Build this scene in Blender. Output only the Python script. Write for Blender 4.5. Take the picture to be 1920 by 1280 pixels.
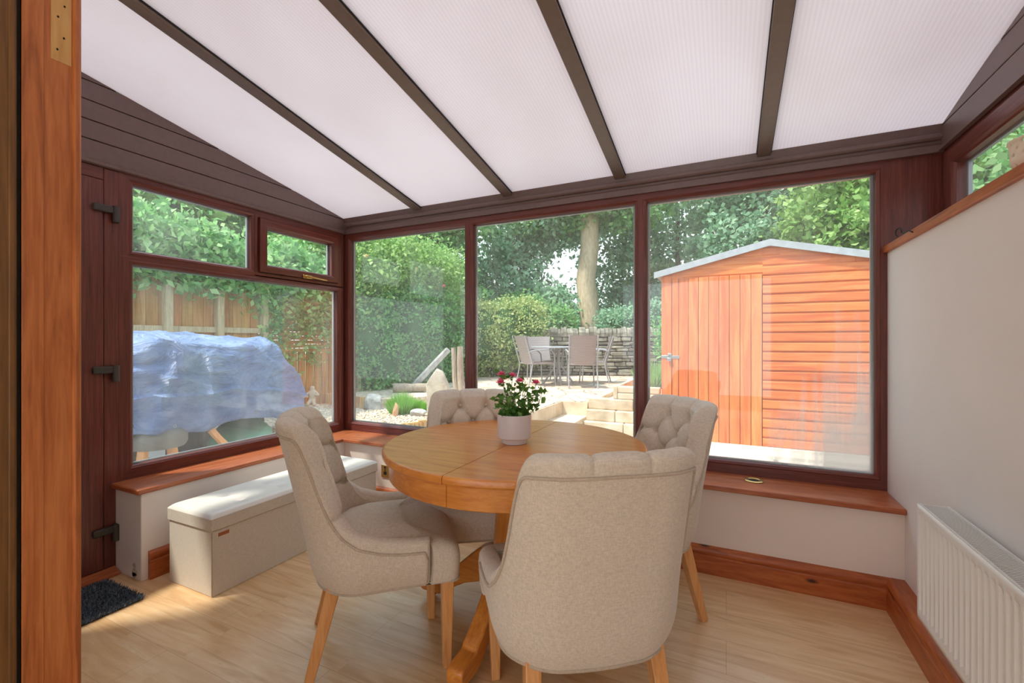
import bpy, bmesh, math, random
import numpy as np
from mathutils import Vector, Matrix
random.seed(7)
for o in list(bpy.data.objects): bpy.data.objects.remove(o)
S = bpy.context.scene
COL = S.collection
PI = math.pi
# ------------------------------------------------------------------ camera
H = 1.184; F = 841.0; YAW = math.radians(25.54)
CS, SN = math.cos(YAW), math.sin(YAW)
cd = bpy.data.cameras.new('camera'); cam = bpy.data.objects.new('camera', cd); COL.objects.link(cam)
cd.sensor_width = 36; cd.lens = F / 1920 * 36; cd.clip_start = .02; cd.clip_end = 200
cam.location = (0, 0, H); cam.rotation_euler = (PI / 2, 0, YAW)
S.camera = cam
# ------------------------------------------------------------------ world, sun, exposure
S.view_settings.view_transform = 'Standard'
S.view_settings.look = 'None'
S.view_settings.exposure = .90
S.view_settings.gamma = 1
S.view_settings.use_curve_mapping = False
w = bpy.data.worlds.new('sky'); S.world = w; w.use_nodes = True
nt = w.node_tree; nt.nodes.clear()
out = nt.nodes.new('ShaderNodeOutputWorld'); bg = nt.nodes.new('ShaderNodeBackground')
tc = nt.nodes.new('ShaderNodeTexCoord'); sx = nt.nodes.new('ShaderNodeSeparateXYZ'); rp = nt.nodes.new('ShaderNodeValToRGB')
nz = nt.nodes.new('ShaderNodeTexNoise'); nz.inputs['Scale'].default_value = 2.2; nz.inputs['Detail'].default_value = 5
ad = nt.nodes.new('ShaderNodeMath'); ad.operation = 'MULTIPLY_ADD'; ad.inputs[1].default_value = .5
nt.links.new(tc.outputs['Generated'], sx.inputs[0]); nt.links.new(tc.outputs['Generated'], nz.inputs['Vector'])
nt.links.new(nz.outputs[0], ad.inputs[0]); nt.links.new(sx.outputs[2], ad.inputs[2]); nt.links.new(ad.outputs[0], rp.inputs[0])
rp.color_ramp.elements[0].position = .2; rp.color_ramp.elements[0].color = (.95, .97, 1, 1)
rp.color_ramp.elements[1].position = 1.1 if False else 1.0; rp.color_ramp.elements[1].color = (.62, .78, 1, 1)
nt.links.new(rp.outputs[0], bg.inputs[0]); nt.links.new(bg.outputs[0], out.inputs[0])
bg.inputs[1].default_value = 1.25
sl = bpy.data.lights.new('sun', 'SUN'); so = bpy.data.objects.new('sun', sl); COL.objects.link(so)
sl.energy = 3.8; sl.angle = math.radians(4); sl.color = (1, .95, .87)
so.rotation_euler = Vector((-.42, -.42, 1.0)).to_track_quat('Z', 'Y').to_euler(); so.location = (-6, -4, 10)
S.cycles.max_bounces = 10; S.cycles.diffuse_bounces = 5; S.cycles.glossy_bounces = 3
S.cycles.transmission_bounces = 6; S.cycles.transparent_max_bounces = 16
S.cycles.sample_clamp_indirect = 6

# ------------------------------------------------------------------ helpers
def at(px, py, z):
    """pixel + world height -> world point"""
    t = (z - H) * F / (640 - py); r = (px - 960) / F * t
    return Vector((r * CS - t * SN, t * CS + r * SN, z))
def cw(r, d, z=0): return Vector((r * CS - d * SN, d * CS + r * SN, z))
def lin(r, g, b):
    f = lambda c: (c / 255 / 12.92) if c / 255 <= .04045 else ((c / 255 + .055) / 1.055) ** 2.4
    return (f(r), f(g), f(b), 1)
class NB:
    def __init__(s, name):
        s.m = bpy.data.materials.new(name); s.m.use_nodes = True; s.t = s.m.node_tree; s.t.nodes.clear()
        s.o = s.t.nodes.new('ShaderNodeOutputMaterial')
    def n(s, k, **kw):
        x = s.t.nodes.new('ShaderNode' + k)
        for a, b in kw.items():
            if a.startswith('i_'):
                key = a[2:].replace('_', ' ')
                x.inputs[int(key) if key.isdigit() else key].default_value = b
            else: setattr(x, a, b)
        return x
    def l(s, a, b): s.t.links.new(a, b)
    def coords(s, scale=(1, 1, 1), rot=(0, 0, 0), kind='Object'):
        c = s.n('TexCoord'); m = s.n('Mapping'); m.inputs['Scale'].default_value = scale; m.inputs['Rotation'].default_value = rot
        s.l(c.outputs[kind], m.inputs[0]); return m.outputs[0]
    def noise(s, v, scale, detail=4, dist=0, rough=.5):
        x = s.n('TexNoise'); x.inputs['Scale'].default_value = scale; x.inputs['Detail'].default_value = detail
        x.inputs['Distortion'].default_value = dist; x.inputs['Roughness'].default_value = rough
        s.l(v, x.inputs['Vector']); return x.outputs[0]
    def ramp(s, f, stops):
        x = s.n('ValToRGB'); e = x.color_ramp.elements
        while len(e) < len(stops): e.new(.5)
        for i, (p, c) in enumerate(stops): e[i].position = p; e[i].color = c if len(c) == 4 else (*c, 1)
        s.l(f, x.inputs[0]); return x.outputs[0]
    def mix(s, f, a, b, mode='MIX'):
        x = s.n('MixRGB', blend_type=mode)
        for i, v in enumerate((f, a, b)):
            if hasattr(v, 'links'): s.l(v, x.inputs[i])
            else: x.inputs[i].default_value = v
        return x.outputs[0]
    def math(s, op, a, b=0.0):
        x = s.n('Math', operation=op)
        for i, v in enumerate((a, b)):
            if hasattr(v, 'links'): s.l(v, x.inputs[i])
            else: x.inputs[i].default_value = v
        return x.outputs[0]
    def bsdf(s, color, rough=.5, bump=None, bstr=.2, bdist=.01, **kw):
        p = s.n('BsdfPrincipled')
        if hasattr(color, 'links'): s.l(color, p.inputs['Base Color'])
        else: p.inputs['Base Color'].default_value = color
        if hasattr(rough, 'links'): s.l(rough, p.inputs['Roughness'])
        else: p.inputs['Roughness'].default_value = rough
        for a, b in kw.items(): p.inputs[a.replace('_', ' ')].default_value = b
        if bump is not None:
            q = s.n('Bump'); q.inputs['Strength'].default_value = bstr; q.inputs['Distance'].default_value = bdist
            s.l(bump, q.inputs['Height']); s.l(q.outputs[0], p.inputs['Normal'])
        return p.outputs[0]
    def out(s, sh): s.l(sh, s.o.inputs[0]); return s.m
M = {}
def plain(name, c, rough=.5, var=.12, scale=8, bump=.0, **kw):
    b = NB(name); v = b.coords(); n = b.noise(v, scale, 5)
    d = tuple(x * (1 - var) for x in c[:3]) + (1,); e = tuple(min(1, x * (1 + var)) for x in c[:3]) + (1,)
    M[name] = b.out(b.bsdf(b.ramp(n, [(.3, d), (.7, e)]), rough, b.noise(v, scale * 6, 4) if bump else None, bump, .004, **kw)); return M[name]
def wood(name, dark, mid, light, axis, rough=.4, scale=1.0, stretch=14, spec=.5, knots=False, coat=0, dist=1.2):
    """grain runs along axis 0,1,2"""
    b = NB(name); sc = [stretch, stretch, stretch]; sc[axis] = 1
    v = b.coords(tuple(x * scale for x in sc)); n = b.noise(v, 3.0, 8, dist, .6); n2 = b.noise(v, 12, 3, .3)
    c = b.ramp(n, [(.28, dark), (.5, mid), (.72, light)])
    c = b.mix(.25, c, b.ramp(n2, [(.35, dark), (.65, light)]))
    if knots:
        vv = b.coords(tuple((2.2 if i != axis else .9) * 2 for i in range(3)))
        vo = b.n('TexVoronoi'); vo.inputs['Scale'].default_value = 1.6; b.l(vv, vo.inputs['Vector'])
        k = b.ramp(vo.outputs['Distance'], [(.035, (1, 1, 1)), (.1, (0, 0, 0))])
        c = b.mix(k, c, tuple(x * .25 for x in dark[:3]) + (1,))
    M[name] = b.out(b.bsdf(c, rough, n, .12, .003, Coat_Weight=coat, Coat_Roughness=.15)); return M[name]

mah_d, mah_m, mah_l = lin(78, 38, 32), lin(108, 54, 46), lin(134, 72, 60)
wood('mahogany_v', mah_d, mah_m, mah_l, 2, .32, 1, 30, dist=.3)
wood('mahogany_x', mah_d, mah_m, mah_l, 0, .32, 1, 30, dist=.3)
wood('mahogany_y', mah_d, mah_m, mah_l, 1, .32, 1, 30, dist=.3)
plain('brown_upvc', lin(116, 94, 90), .38, .06, 30)
plain('bar_brown', lin(122, 104, 94), .42, .06, 30)
pn = (lin(134, 58, 20), lin(176, 88, 38), lin(200, 116, 60))
for i, a in enumerate('xyz'): wood('pine_' + a, *pn, i, .38, 1, 9, knots=True)
sl_ = (lin(140, 66, 34), lin(176, 96, 58), lin(200, 126, 84))
for i, a in enumerate('xy'): wood('sill_' + a, *sl_, i, .3, 1, 9)
jb = (lin(140, 74, 34), lin(192, 112, 58), lin(212, 136, 78))
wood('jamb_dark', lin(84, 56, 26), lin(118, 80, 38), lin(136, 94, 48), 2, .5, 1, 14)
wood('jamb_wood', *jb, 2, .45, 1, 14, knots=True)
wood('pale_wood', lin(190, 140, 78), lin(214, 166, 100), lin(226, 184, 120), 2, .5, 1, 9)
oak = (lin(190, 106, 34), lin(218, 136, 52), lin(232, 160, 76))
for i, a in enumerate('xyz'): wood('oak_' + a, *oak, i, .3, 1, 11, coat=.25, dist=.5)
lo = (lin(204, 136, 76), lin(226, 162, 100), lin(236, 182, 124))
wood('leg_oak', *lo, 2, .35, 1, 12)
plain('white_paint', lin(238, 230, 226), .6, .02, 3, .05)
plain('magnolia_paint', lin(238, 222, 210), .6, .02, 3, .05)
plain('house_paint', lin(242, 236, 228), .7, .02, 3)
plain('radiator_white', lin(248, 245, 240), .3, .01)
plain('grill_white', lin(225, 222, 218), .4, .01)
plain('dark_metal', lin(66, 62, 58), .4, .1)
plain('dark_gap', lin(26, 22, 20), .8)
plain('brass', lin(205, 170, 105), .28, .05, Metallic=.9)
plain('silver', lin(190, 192, 196), .3, .05, Metallic=.8)
plain('spacer_grey', lin(150, 152, 156), .4, .02, Metallic=.5)
plain('pot_white', lin(214, 208, 208), .35, .01)
plain('soil', lin(60, 44, 32), .9, .3, 40, .5)
plain('cream_lace', lin(236, 220, 196), .55, .04)
plain('tan_label', lin(176, 106, 62), .6, .05)
plain('black', lin(24, 24, 24), .5)
plain('rendered_wall', lin(196, 186, 172), .9, .1, 3, .4)
# linen
def linen(name, base, sc=240, fine=.14):
    b = NB(name); v = b.coords()
    a = b.noise(b.coords((1, 1, .25)), sc, 3); c = b.noise(b.coords((.25, .25, 1)), sc, 3); big = b.noise(v, 6, 3)
    n = b.math('MULTIPLY', b.math('ADD', a, c), .5)
    lo_ = tuple(x * (1 - fine) for x in base[:3]); hi = tuple(min(1, x * (1 + fine)) for x in base[:3])
    col = b.ramp(n, [(.36, lo_), (.62, hi)])
    M[name] = b.out(b.bsdf(col, .9, n, .25, .0015, Sheen_Weight=.25)); return M[name]
linen('linen', lin(216, 203, 186), 320, .12)
linen('box_linen', lin(216, 204, 188), 260, .07)
plain('lid_leatherette', lin(234, 228, 218), .4, .015, 30)
linen('piping_linen', lin(192, 175, 156), 240, .12)
# laminate floor
b = NB('laminate'); v = b.coords((1, 1, 1))
br = b.n('TexBrick'); br.offset = .37; br.offset_frequency = 2
br.inputs['Scale'].default_value = 1; br.inputs['Brick Width'].default_value = .92; br.inputs['Row Height'].default_value = .0655
br.inputs['Mortar Size'].default_value = .0007; br.inputs['Mortar Smooth'].default_value = .2; br.inputs['Bias'].default_value = 0
br.inputs['Color1'].default_value = (0, 0, 0, 1); br.inputs['Color2'].default_value = (1, 1, 1, 1); br.inputs['Mortar'].default_value = (.5, .5, .5, 1)
b.l(v, br.inputs['Vector'])
br2 = b.n('TexBrick'); br2.offset = .5; br2.inputs['Scale'].default_value = 1; br2.inputs['Brick Width'].default_value = 1.29; br2.inputs['Row Height'].default_value = .1965
br2.inputs['Mortar Size'].default_value = .0011; br2.inputs['Mortar Smooth'].default_value = .1; b.l(v, br2.inputs['Vector'])
off = b.n('VectorMath', operation='MULTIPLY_ADD'); b.l(br.outputs[0], off.inputs[0]); off.inputs[1].default_value = (7.3, 3.1, 2.2)
mv = b.coords((1.1, 9, 1)); b.l(mv, off.inputs[2])
g = b.noise(off.outputs[0], 1.7, 7, 1.8, .5); g2 = b.noise(b.coords((4, 90, 4)), 3, 3)
c = b.ramp(g, [(.28, lin(214, 168, 118)), (.5, lin(232, 192, 144)), (.72, lin(242, 212, 170))])
c = b.mix(.10, c, b.ramp(g2, [(.3, lin(176, 130, 86)), (.7, lin(240, 210, 172))]))
c = b.mix(.5, c, b.ramp(br.outputs[0], [(0, (.84, .80, .76)), (1, (1.0, 1.0, 1.0))]), 'MULTIPLY')
c = b.mix(b.math('MULTIPLY', br2.outputs['Fac'], .45), c, lin(150, 112, 78))
M['laminate'] = b.out(b.bsdf(c, b.ramp(g, [(.3, (.34,) * 3), (.7, (.27,) * 3)]), g, .03, .001))
# polycarbonate roof sheet: thin webs run down the slope
b = NB('polycarbonate'); v = b.coords()
wv = b.n('TexWave', wave_type='BANDS', bands_direction='X', wave_profile='SIN'); wv.inputs['Scale'].default_value = 1 / .016 * .5 * .318 * 2; b.l(v, wv.inputs['Vector'])
blotch = b.noise(b.coords((1, .6, 1)), 1.3, 4)  # broad soft blotches, slightly darker in the sheet colour
c = b.mix(1, b.ramp(wv.outputs[0], [(0, (.60, .556, .566)), (1, (.67, .632, .640))]), b.ramp(blotch, [(.3, (.90, .88, .87)), (.65, (1, 1, 1))]), 'MULTIPLY')
tr = b.n('BsdfTranslucent'); df = b.n('BsdfDiffuse'); gl = b.n('BsdfGlossy'); gl.inputs['Roughness'].default_value = .35
b.l(b.mix(1, c, (1.1, 1.1, 1.1, 1), 'MULTIPLY'), tr.inputs[0]); df.inputs[0].default_value = (.92, .90, .90, 1)
m1 = b.n('MixShader', i_0=.42); b.l(tr.outputs[0], m1.inputs[1]); b.l(df.outputs[0], m1.inputs[2])
m2 = b.n('MixShader', i_0=.04); b.l(m1.outputs[0], m2.inputs[1]); b.l(gl.outputs[0], m2.inputs[2])
M['polycarbonate'] = b.out(m2.outputs[0])
# glass
def glass(name, veil=.05, mist=False, gain=1.5):
    b = NB(name); tp = b.n('BsdfTransparent'); tp.inputs[0].default_value = (.96, .98, .965, 1)
    gl = b.n('BsdfGlossy'); gl.inputs['Roughness'].default_value = 0.0
    lwt = b.n('LayerWeight', i_Blend=.5); p5 = b.math('POWER', lwt.outputs['Facing'], 5.0)
    f = b.math('MINIMUM', b.math('MULTIPLY', b.math('ADD', b.math('MULTIPLY', p5, .96), .04), gain), 1.0)
    dv = b.n('BsdfDiffuse', i_Color=(.9, .92, .9, 1)); dt = b.n('BsdfTranslucent', i_Color=(.9, .92, .9, 1))
    dd = b.n('MixShader', i_0=.6); b.l(dv.outputs[0], dd.inputs[1]); b.l(dt.outputs[0], dd.inputs[2])
    smear = b.noise(b.coords((2.5, 2.5, .5), (0, .3, 0)), 1.6, 4, .6)
    vf = b.math('MULTIPLY', b.ramp(smear, [(.3, (.35,) * 3), (.75, (1.3,) * 3)]), veil)
    if mist:
        co = b.n('TexCoord'); sp = b.n('SeparateXYZ'); b.l(co.outputs['Object'], sp.inputs[0])
        # misted corner low on the right: distance from that corner with a ragged, streaky edge
        st = b.noise(b.coords((14, 1, .8)), 1.5, 5, .4); st2 = b.noise(b.coords((3, 1, 1.6)), 1.2, 3)
        u = b.math('MULTIPLY', b.math('SUBTRACT', .66, sp.outputs[0]), 1.8); q = b.math('MULTIPLY', b.math('SUBTRACT', sp.outputs[2], .5), 1.15)
        dsq = b.math('SQRT', b.math('ADD', b.math('MULTIPLY', u, u), b.math('MULTIPLY', q, q)))
        e = b.math('ADD', dsq, b.math('MULTIPLY', b.math('ADD', b.math('SUBTRACT', st, .5), b.math('SUBTRACT', st2, .5)), .8))
        mk = b.ramp(e, [(.3, (.62,) * 3), (.85, (0, 0, 0))])
        vf = b.math('MINIMUM', b.math('ADD', vf, mk), .7)
    a = b.n('MixShader'); b.l(vf, a.inputs[0]); b.l(tp.outputs[0], a.inputs[1]); b.l(dd.outputs[0], a.inputs[2])
    c = b.n('MixShader'); b.l(f, c.inputs[0]); b.l(a.outputs[0], c.inputs[1]); b.l(gl.outputs[0], c.inputs[2])
    M[name] = b.out(c.outputs[0])
glass('glass_back', .07, gain=.8); glass('glass_side', .07, gain=1.3); glass('glass_misted', .08, True, 1.0)
# leaves
def leaf(name, cols, trans=.35, rough=.5):
    b = NB(name); g = b.n('NewGeometry'); n = len(cols)
    c = b.ramp(g.outputs['Random Per Island'], [(i / (n - 1), x) for i, x in enumerate(cols)])
    p = b.bsdf(c, rough); t = b.n('BsdfTranslucent'); b.l(c, t.inputs[0]); m = b.n('MixShader', i_0=trans)
    b.l(p, m.inputs[1]); b.l(t.outputs[0], m.inputs[2]); M[name] = b.out(m.outputs[0])
leaf('leaf_ivy', [lin(80, 140, 78), lin(108, 174, 96), lin(136, 198, 114), lin(168, 216, 140), lin(96, 160, 110)], .5)
leaf('leaf_dark', [lin(104, 152, 118), lin(134, 180, 144), lin(164, 202, 168), lin(196, 224, 194)], .5)
leaf('leaf_bright', [lin(108, 156, 80), lin(140, 184, 100), lin(172, 208, 124), lin(204, 228, 160)], .5)
leaf('leaf_mid', [lin(98, 156, 94), lin(130, 186, 114), lin(160, 208, 136), lin(188, 222, 160)], .5)
leaf('leaf_yellow', [lin(150, 172, 100), lin(184, 200, 128), lin(208, 216, 152), lin(150, 178, 104)], .4)
leaf('leaf_rose', [lin(66, 112, 46), lin(96, 146, 60), lin(126, 168, 80)], .3)
leaf('grass_green', [lin(96, 160, 40), lin(134, 196, 62), lin(164, 216, 88)])
leaf('petal_pink', [lin(248, 84, 140), lin(252, 124, 168), lin(255, 186, 208)], .35)
leaf('petal_peach', [lin(244, 206, 140), lin(250, 224, 176)], .3)
wood('bark_pale', lin(150, 130, 106), lin(184, 164, 136), lin(206, 188, 160), 2, .9, 1, 5)
wood('bark_dark', lin(52, 46, 40), lin(80, 70, 60), lin(104, 94, 82), 2, .9, 1, 6)
wood('log_grey', lin(120, 106, 92), lin(164, 148, 130), lin(196, 180, 162), 2, .9, 1, 8)
def stone(name, c1, c2, c3, scale=9, island=True):
    b = NB(name); n = b.noise(b.coords(), scale, 8); c = b.ramp(n, [(.3, c1), (.5, c2), (.7, c3)])
    if island:
        g = b.n('NewGeometry'); c = b.mix(.75, c, b.ramp(g.outputs['Random Per Island'], [(0, (.55, .54, .5)), (.5, (.85, .83, .8)), (1, (1.15, 1.1, 1.05))]), 'MULTIPLY')
    M[name] = b.out(b.bsdf(c, .9, b.noise(b.coords(), scale * 4, 6), .6, .01))
stone('dry_stone', lin(110, 106, 96), lin(142, 138, 126), lin(170, 164, 150))
stone('pale_sandstone', lin(200, 180, 152), lin(224, 206, 180), lin(238, 226, 206), 5)
stone('grey_rock', lin(140, 138, 134), lin(172, 170, 166), lin(200, 198, 192), 9, False)
stone('pale_rock', lin(160, 148, 130), lin(188, 174, 156), lin(208, 196, 178), 7, False)
stone('orange_rock', lin(200, 150, 110), lin(222, 176, 136), lin(236, 200, 166), 9, False)
# paving / gravel / ground
def voro(name, cols, scale, rough=.9, bump=.5, edge=None):
    b = NB(name); v = b.coords(); vo = b.n('TexVoronoi'); vo.inputs['Scale'].default_value = scale; b.l(v, vo.inputs['Vector'])
    sp = b.n('SeparateXYZ'); b.l(vo.outputs['Color'], sp.inputs[0])
    n = len(cols); c = b.ramp(sp.outputs[0], [(i / (n - 1), x) for i, x in enumerate(cols)])
    c = b.mix(.35, c, b.ramp(b.noise(v, scale * .7, 6), [(.3, (.6, .6, .6)), (.7, (1.1, 1.1, 1.1))]), 'MULTIPLY')
    if edge is not None:
        ve = b.n('TexVoronoi', feature='DISTANCE_TO_EDGE'); ve.inputs['Scale'].default_value = scale; b.l(v, ve.inputs['Vector'])
        c = b.mix(b.ramp(ve.outputs[0], [(.02, (1, 1, 1)), (.05, (0, 0, 0))]), c, edge)
    M[name] = b.out(b.bsdf(c, rough, vo.outputs['Distance'], bump, .02))
voro('gravel', [lin(170, 150, 126), lin(216, 200, 176), lin(236, 226, 208), lin(190, 166, 146), lin(228, 206, 184)], 26)
voro('patio_slabs', [lin(228, 210, 186), lin(226, 196, 174), lin(208, 172, 150), lin(238, 224, 204)], 3.2, .85, .15, lin(150, 134, 116))
voro('yard_slabs', [lin(196, 192, 184), lin(214, 208, 198), lin(184, 180, 172)], 1.6, .85, .1, lin(140, 136, 128))
plain('lawn_earth', lin(92, 104, 60), .95, .3, 6, .4)
plain('concrete_pale', lin(226, 220, 208), .9, .08, 10, .3)
plain('roof_felt', lin(168, 172, 178), .8, .12, 14, .3)
b = NB('tarp_blue'); v = b.coords(); n1 = b.noise(b.coords((1.2, 1.2, 2.4), (.5, .3, 0)), 2.2, 7, 1.6, .6)
M['tarp_blue'] = b.out(b.bsdf(b.ramp(n1, [(.3, lin(100, 120, 166)), (.5, lin(126, 146, 188)), (.7, lin(150, 168, 204))]), .36, n1, 1.0, .10))
plain('green_sheet', lin(110, 168, 140), .5, .15, 6)
plain('grey_cloth', lin(120, 118, 112), .8, .1, 8)
plain('cherub_stone', lin(206, 192, 172), .85, .1, 20, .3)
plain('furniture_grey', lin(158, 158, 162), .45, .05)
for nm, c_, s_ in (('rattan', lin(150, 140, 138), 60),):
    b = NB(nm); v = b.coords(); wv = b.n('TexWave', wave_type='BANDS', bands_direction='Z'); wv.inputs['Scale'].default_value = s_ * .35; b.l(v, wv.inputs['Vector'])
    M[nm] = b.out(b.bsdf(b.ramp(wv.outputs[0], [(.1, lin(104, 94, 92)), (.6, lin(172, 162, 160))]), .6, wv.outputs[0], .5, .004))
def boards_mat(name, axis, d, m_, l_, rough=.5):
    b = NB(name); sc = [12, 12, 12]; sc[axis] = 1
    n = b.noise(b.coords(tuple(sc)), 1.5, 8, .8, .6); g = b.n('NewGeometry')
    c = b.ramp(n, [(.28, d), (.5, m_), (.74, l_)])
    c = b.mix(.8, c, b.ramp(g.outputs['Random Per Island'], [(0, (.80, .68, .60)), (.3, (1, .94, .9)), (.55, (1.04, 1.12, 1.0)), (.8, (1.0, .84, .78)), (1, (.86, .96, .80))]), 'MULTIPLY')
    M[name] = b.out(b.bsdf(c, rough, n, .2, .004))
sd = (lin(190, 88, 46), lin(224, 118, 62), lin(240, 146, 86))
boards_mat('shed_boards_x', 0, *sd); boards_mat('shed_boards_z', 2, *sd); boards_mat('shed_boards_y', 1, *sd)
boards_mat('fence_boards', 2, lin(140, 96, 52), lin(180, 130, 76), lin(206, 160, 104), .8)
boards_mat('fence_slats', 1, lin(140, 96, 52), lin(180, 130, 76), lin(206, 160, 104), .8)
boards_mat('log_edging', 2, lin(176, 136, 88), lin(208, 170, 116), lin(226, 194, 144), .85)
wood('fence_post', lin(150, 134, 104), lin(190, 174, 142), lin(210, 196, 168), 2, .9)
boards_mat('old_shed', 1, lin(96, 76, 70), lin(124, 104, 98), lin(150, 130, 124), .8)

class MB:
    def __init__(s): s.v = []; s.f = []; s.mi = []
    def add(s, vs, fs, mi=0):
        k = len(s.v); s.v += [tuple(p) for p in vs]; s.f += [tuple(i + k for i in f) for f in fs]; s.mi += [mi] * len(fs); return s
    def box(s, x0, x1, y0, y1, z0, z1, mi=0):
        return s.add([(x, y, z) for x in (x0, x1) for y in (y0, y1) for z in (z0, z1)],
              [(0, 1, 3, 2), (4, 6, 7, 5), (0, 4, 5, 1), (2, 3, 7, 6), (0, 2, 6, 4), (1, 5, 7, 3)], mi)
    def obox(s, p0, p1, w, h, up=(0, 0, 1), w1=None, h1=None, mi=0):
        """bar from p0 to p1, width w across, height h along up"""
        p0, p1 = Vector(p0), Vector(p1); d = (p1 - p0).normalized(); u = Vector(up); a = d.cross(u)
        if a.length < 1e-4: a = d.cross(Vector((0, 1, 0)))
        a.normalize(); u = a.cross(d).normalized(); w1 = w if w1 is None else w1; h1 = h if h1 is None else h1
        vs = [p0 + a * sx * w / 2 + u * sy * h / 2 for sx, sy in ((-1, -1), (1, -1), (1, 1), (-1, 1))]
        vs += [p1 + a * sx * w1 / 2 + u * sy * h1 / 2 for sx, sy in ((-1, -1), (1, -1), (1, 1), (-1, 1))]
        return s.add(vs, [(3, 2, 1, 0), (4, 5, 6, 7), (0, 1, 5, 4), (1, 2, 6, 5), (2, 3, 7, 6), (3, 0, 4, 7)], mi)
    def tube(s, pts, r, n=8, mi=0, caps=True):
        pts = [Vector(p) for p in pts]; rs = r if isinstance(r, (list, tuple)) else [r] * len(pts)
        k = len(s.v); vs = []; fs = []; prev = None
        for i, p in enumerate(pts):
            d = (pts[min(i + 1, len(pts) - 1)] - pts[max(i - 1, 0)]).normalized()
            a = prev - d * prev.dot(d) if prev is not None else d.orthogonal()
            if a.length < 1e-5: a = d.orthogonal()
            a.normalize(); prev = a; b_ = d.cross(a)
            for j in range(n):
                t = 2 * PI * j / n; vs.append(p + (a * math.cos(t) + b_ * math.sin(t)) * rs[i])
        for i in range(len(pts) - 1):
            for j in range(n): fs.append((i * n + j, i * n + (j + 1) % n, (i + 1) * n + (j + 1) % n, (i + 1) * n + j))
        if caps: fs.append(tuple(range(n))[::-1]); fs.append(tuple((len(pts) - 1) * n + j for j in range(n)))
        return s.add(vs, fs, mi)
    def lathe(s, prof, c=(0, 0, 0), n=32, mi=0, skip=None):
        vs = [(c[0] + r * math.cos(2 * PI * j / n), c[1] + r * math.sin(2 * PI * j / n), c[2] + z) for r, z in prof for j in range(n)]
        fs = [(i * n + j, i * n + (j + 1) % n, (i + 1) * n + (j + 1) % n, (i + 1) * n + j) for i in range(len(prof) - 1) for j in range(n) if not (skip and skip(i, j))]
        return s.add(vs, fs, mi)
    def prism(s, poly, axis, a0, a1, mi=0):
        """poly: 2D points in the two other axes (cyclic order), extruded along axis"""
        def P(q, a):
            l = list(q); l.insert(axis, a); return tuple(l)
        n = len(poly); vs = [P(q, a0) for q in poly] + [P(q, a1) for q in poly]
        return s.add(vs, [tuple(range(n))[::-1], tuple(range(n, 2 * n))] + [(i, (i + 1) % n, n + (i + 1) % n, n + i) for i in range(n)], mi)
    def build(s, name, mats, parent=None, smooth=False, bevel=0, loc=None, seg=2, sharp=None):
        me = bpy.data.meshes.new(name); me.from_pydata(s.v, [], s.f)
        mats = mats if isinstance(mats, (list, tuple)) else [mats]
        for m in mats: me.materials.append(M[m])
        if len(mats) > 1: me.polygons.foreach_set('material_index', s.mi)
        bm = bmesh.new(); bm.from_mesh(me); bmesh.ops.recalc_face_normals(bm, faces=bm.faces); bm.to_mesh(me); bm.free()
        if smooth:
            me.polygons.foreach_set('use_smooth', [True] * len(me.polygons))
            me.set_sharp_from_angle(angle=math.radians(sharp or 50))
        o = bpy.data.objects.new(name, me); COL.objects.link(o)
        if parent: o.parent = parent
        if loc is not None: o.location = loc
        if bevel:
            md = o.modifiers.new('bevel', 'BEVEL'); md.width = bevel; md.segments = seg; md.limit_method = 'ANGLE'; md.angle_limit = math.radians(40)
            me.polygons.foreach_set('use_smooth', [True] * len(me.polygons)); me.set_sharp_from_angle(angle=math.radians(50))
        return o
def tag(o, label, cat, group=None):
    o['label'] = label; o['category'] = cat
    if group: o['group'] = group
    return o
def thing(name, label, cat, loc=(0, 0, 0), rz=0, group=None):
    o = bpy.data.objects.new(name, None); COL.objects.link(o); o.location = loc; o.rotation_euler = (0, 0, rz); o.empty_display_size = .1
    return tag(o, label, cat, group)
def struct(o, label=None):
    o['kind'] = 'structure'
    if label: o['label'] = label
    return o
def sroot(name, label=None):
    o = bpy.data.objects.new(name, None); COL.objects.link(o); return struct(o, label)
def copy_tree(o, parent=None):
    c = o.copy(); COL.objects.link(c)
    if parent: c.parent = parent
    for ch in [x for x in bpy.data.objects if x.parent == o]: copy_tree(ch, c)
    return c
def mesh_np(name, V, Fq, mat, parent=None, smooth=False):
    me = bpy.data.meshes.new(name); nv, nf = len(V), len(Fq); k = Fq.shape[1]
    me.vertices.add(nv); me.vertices.foreach_set('co', V.astype(np.float32).ravel())
    me.loops.add(nf * k); me.loops.foreach_set('vertex_index', Fq.astype(np.int32).ravel())
    me.polygons.add(nf); me.polygons.foreach_set('loop_start', np.arange(0, nf * k, k, dtype=np.int32))
    me.update(calc_edges=True); me.materials.append(M[mat])
    if smooth: me.polygons.foreach_set('use_smooth', [True] * nf)
    o = bpy.data.objects.new(name, me); COL.objects.link(o)
    if parent: o.parent = parent
    return o
def leaf_points(rng, blobs, n, per=40, cl=.18, shell=.45):
    vol = np.array([b_[1][0] * b_[1][1] * b_[1][2] for b_ in blobs]) ** .7; vol = vol / vol.sum()
    nc = max(1, n // per); idx = rng.choice(len(blobs), nc, p=vol)
    C = np.array([b_[0] for b_ in blobs], float)[idx]; R = np.array([b_[1] for b_ in blobs], float)[idx]
    d = rng.normal(size=(nc, 3)); d /= np.linalg.norm(d, axis=1)[:, None]
    cc = C + d * R * (shell + (1 - shell) * rng.random((nc, 1)) ** .6)
    ci = rng.integers(0, nc, n); return cc[ci] + rng.normal(size=(n, 3)) * cl * np.array([1, 1, .6])
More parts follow.
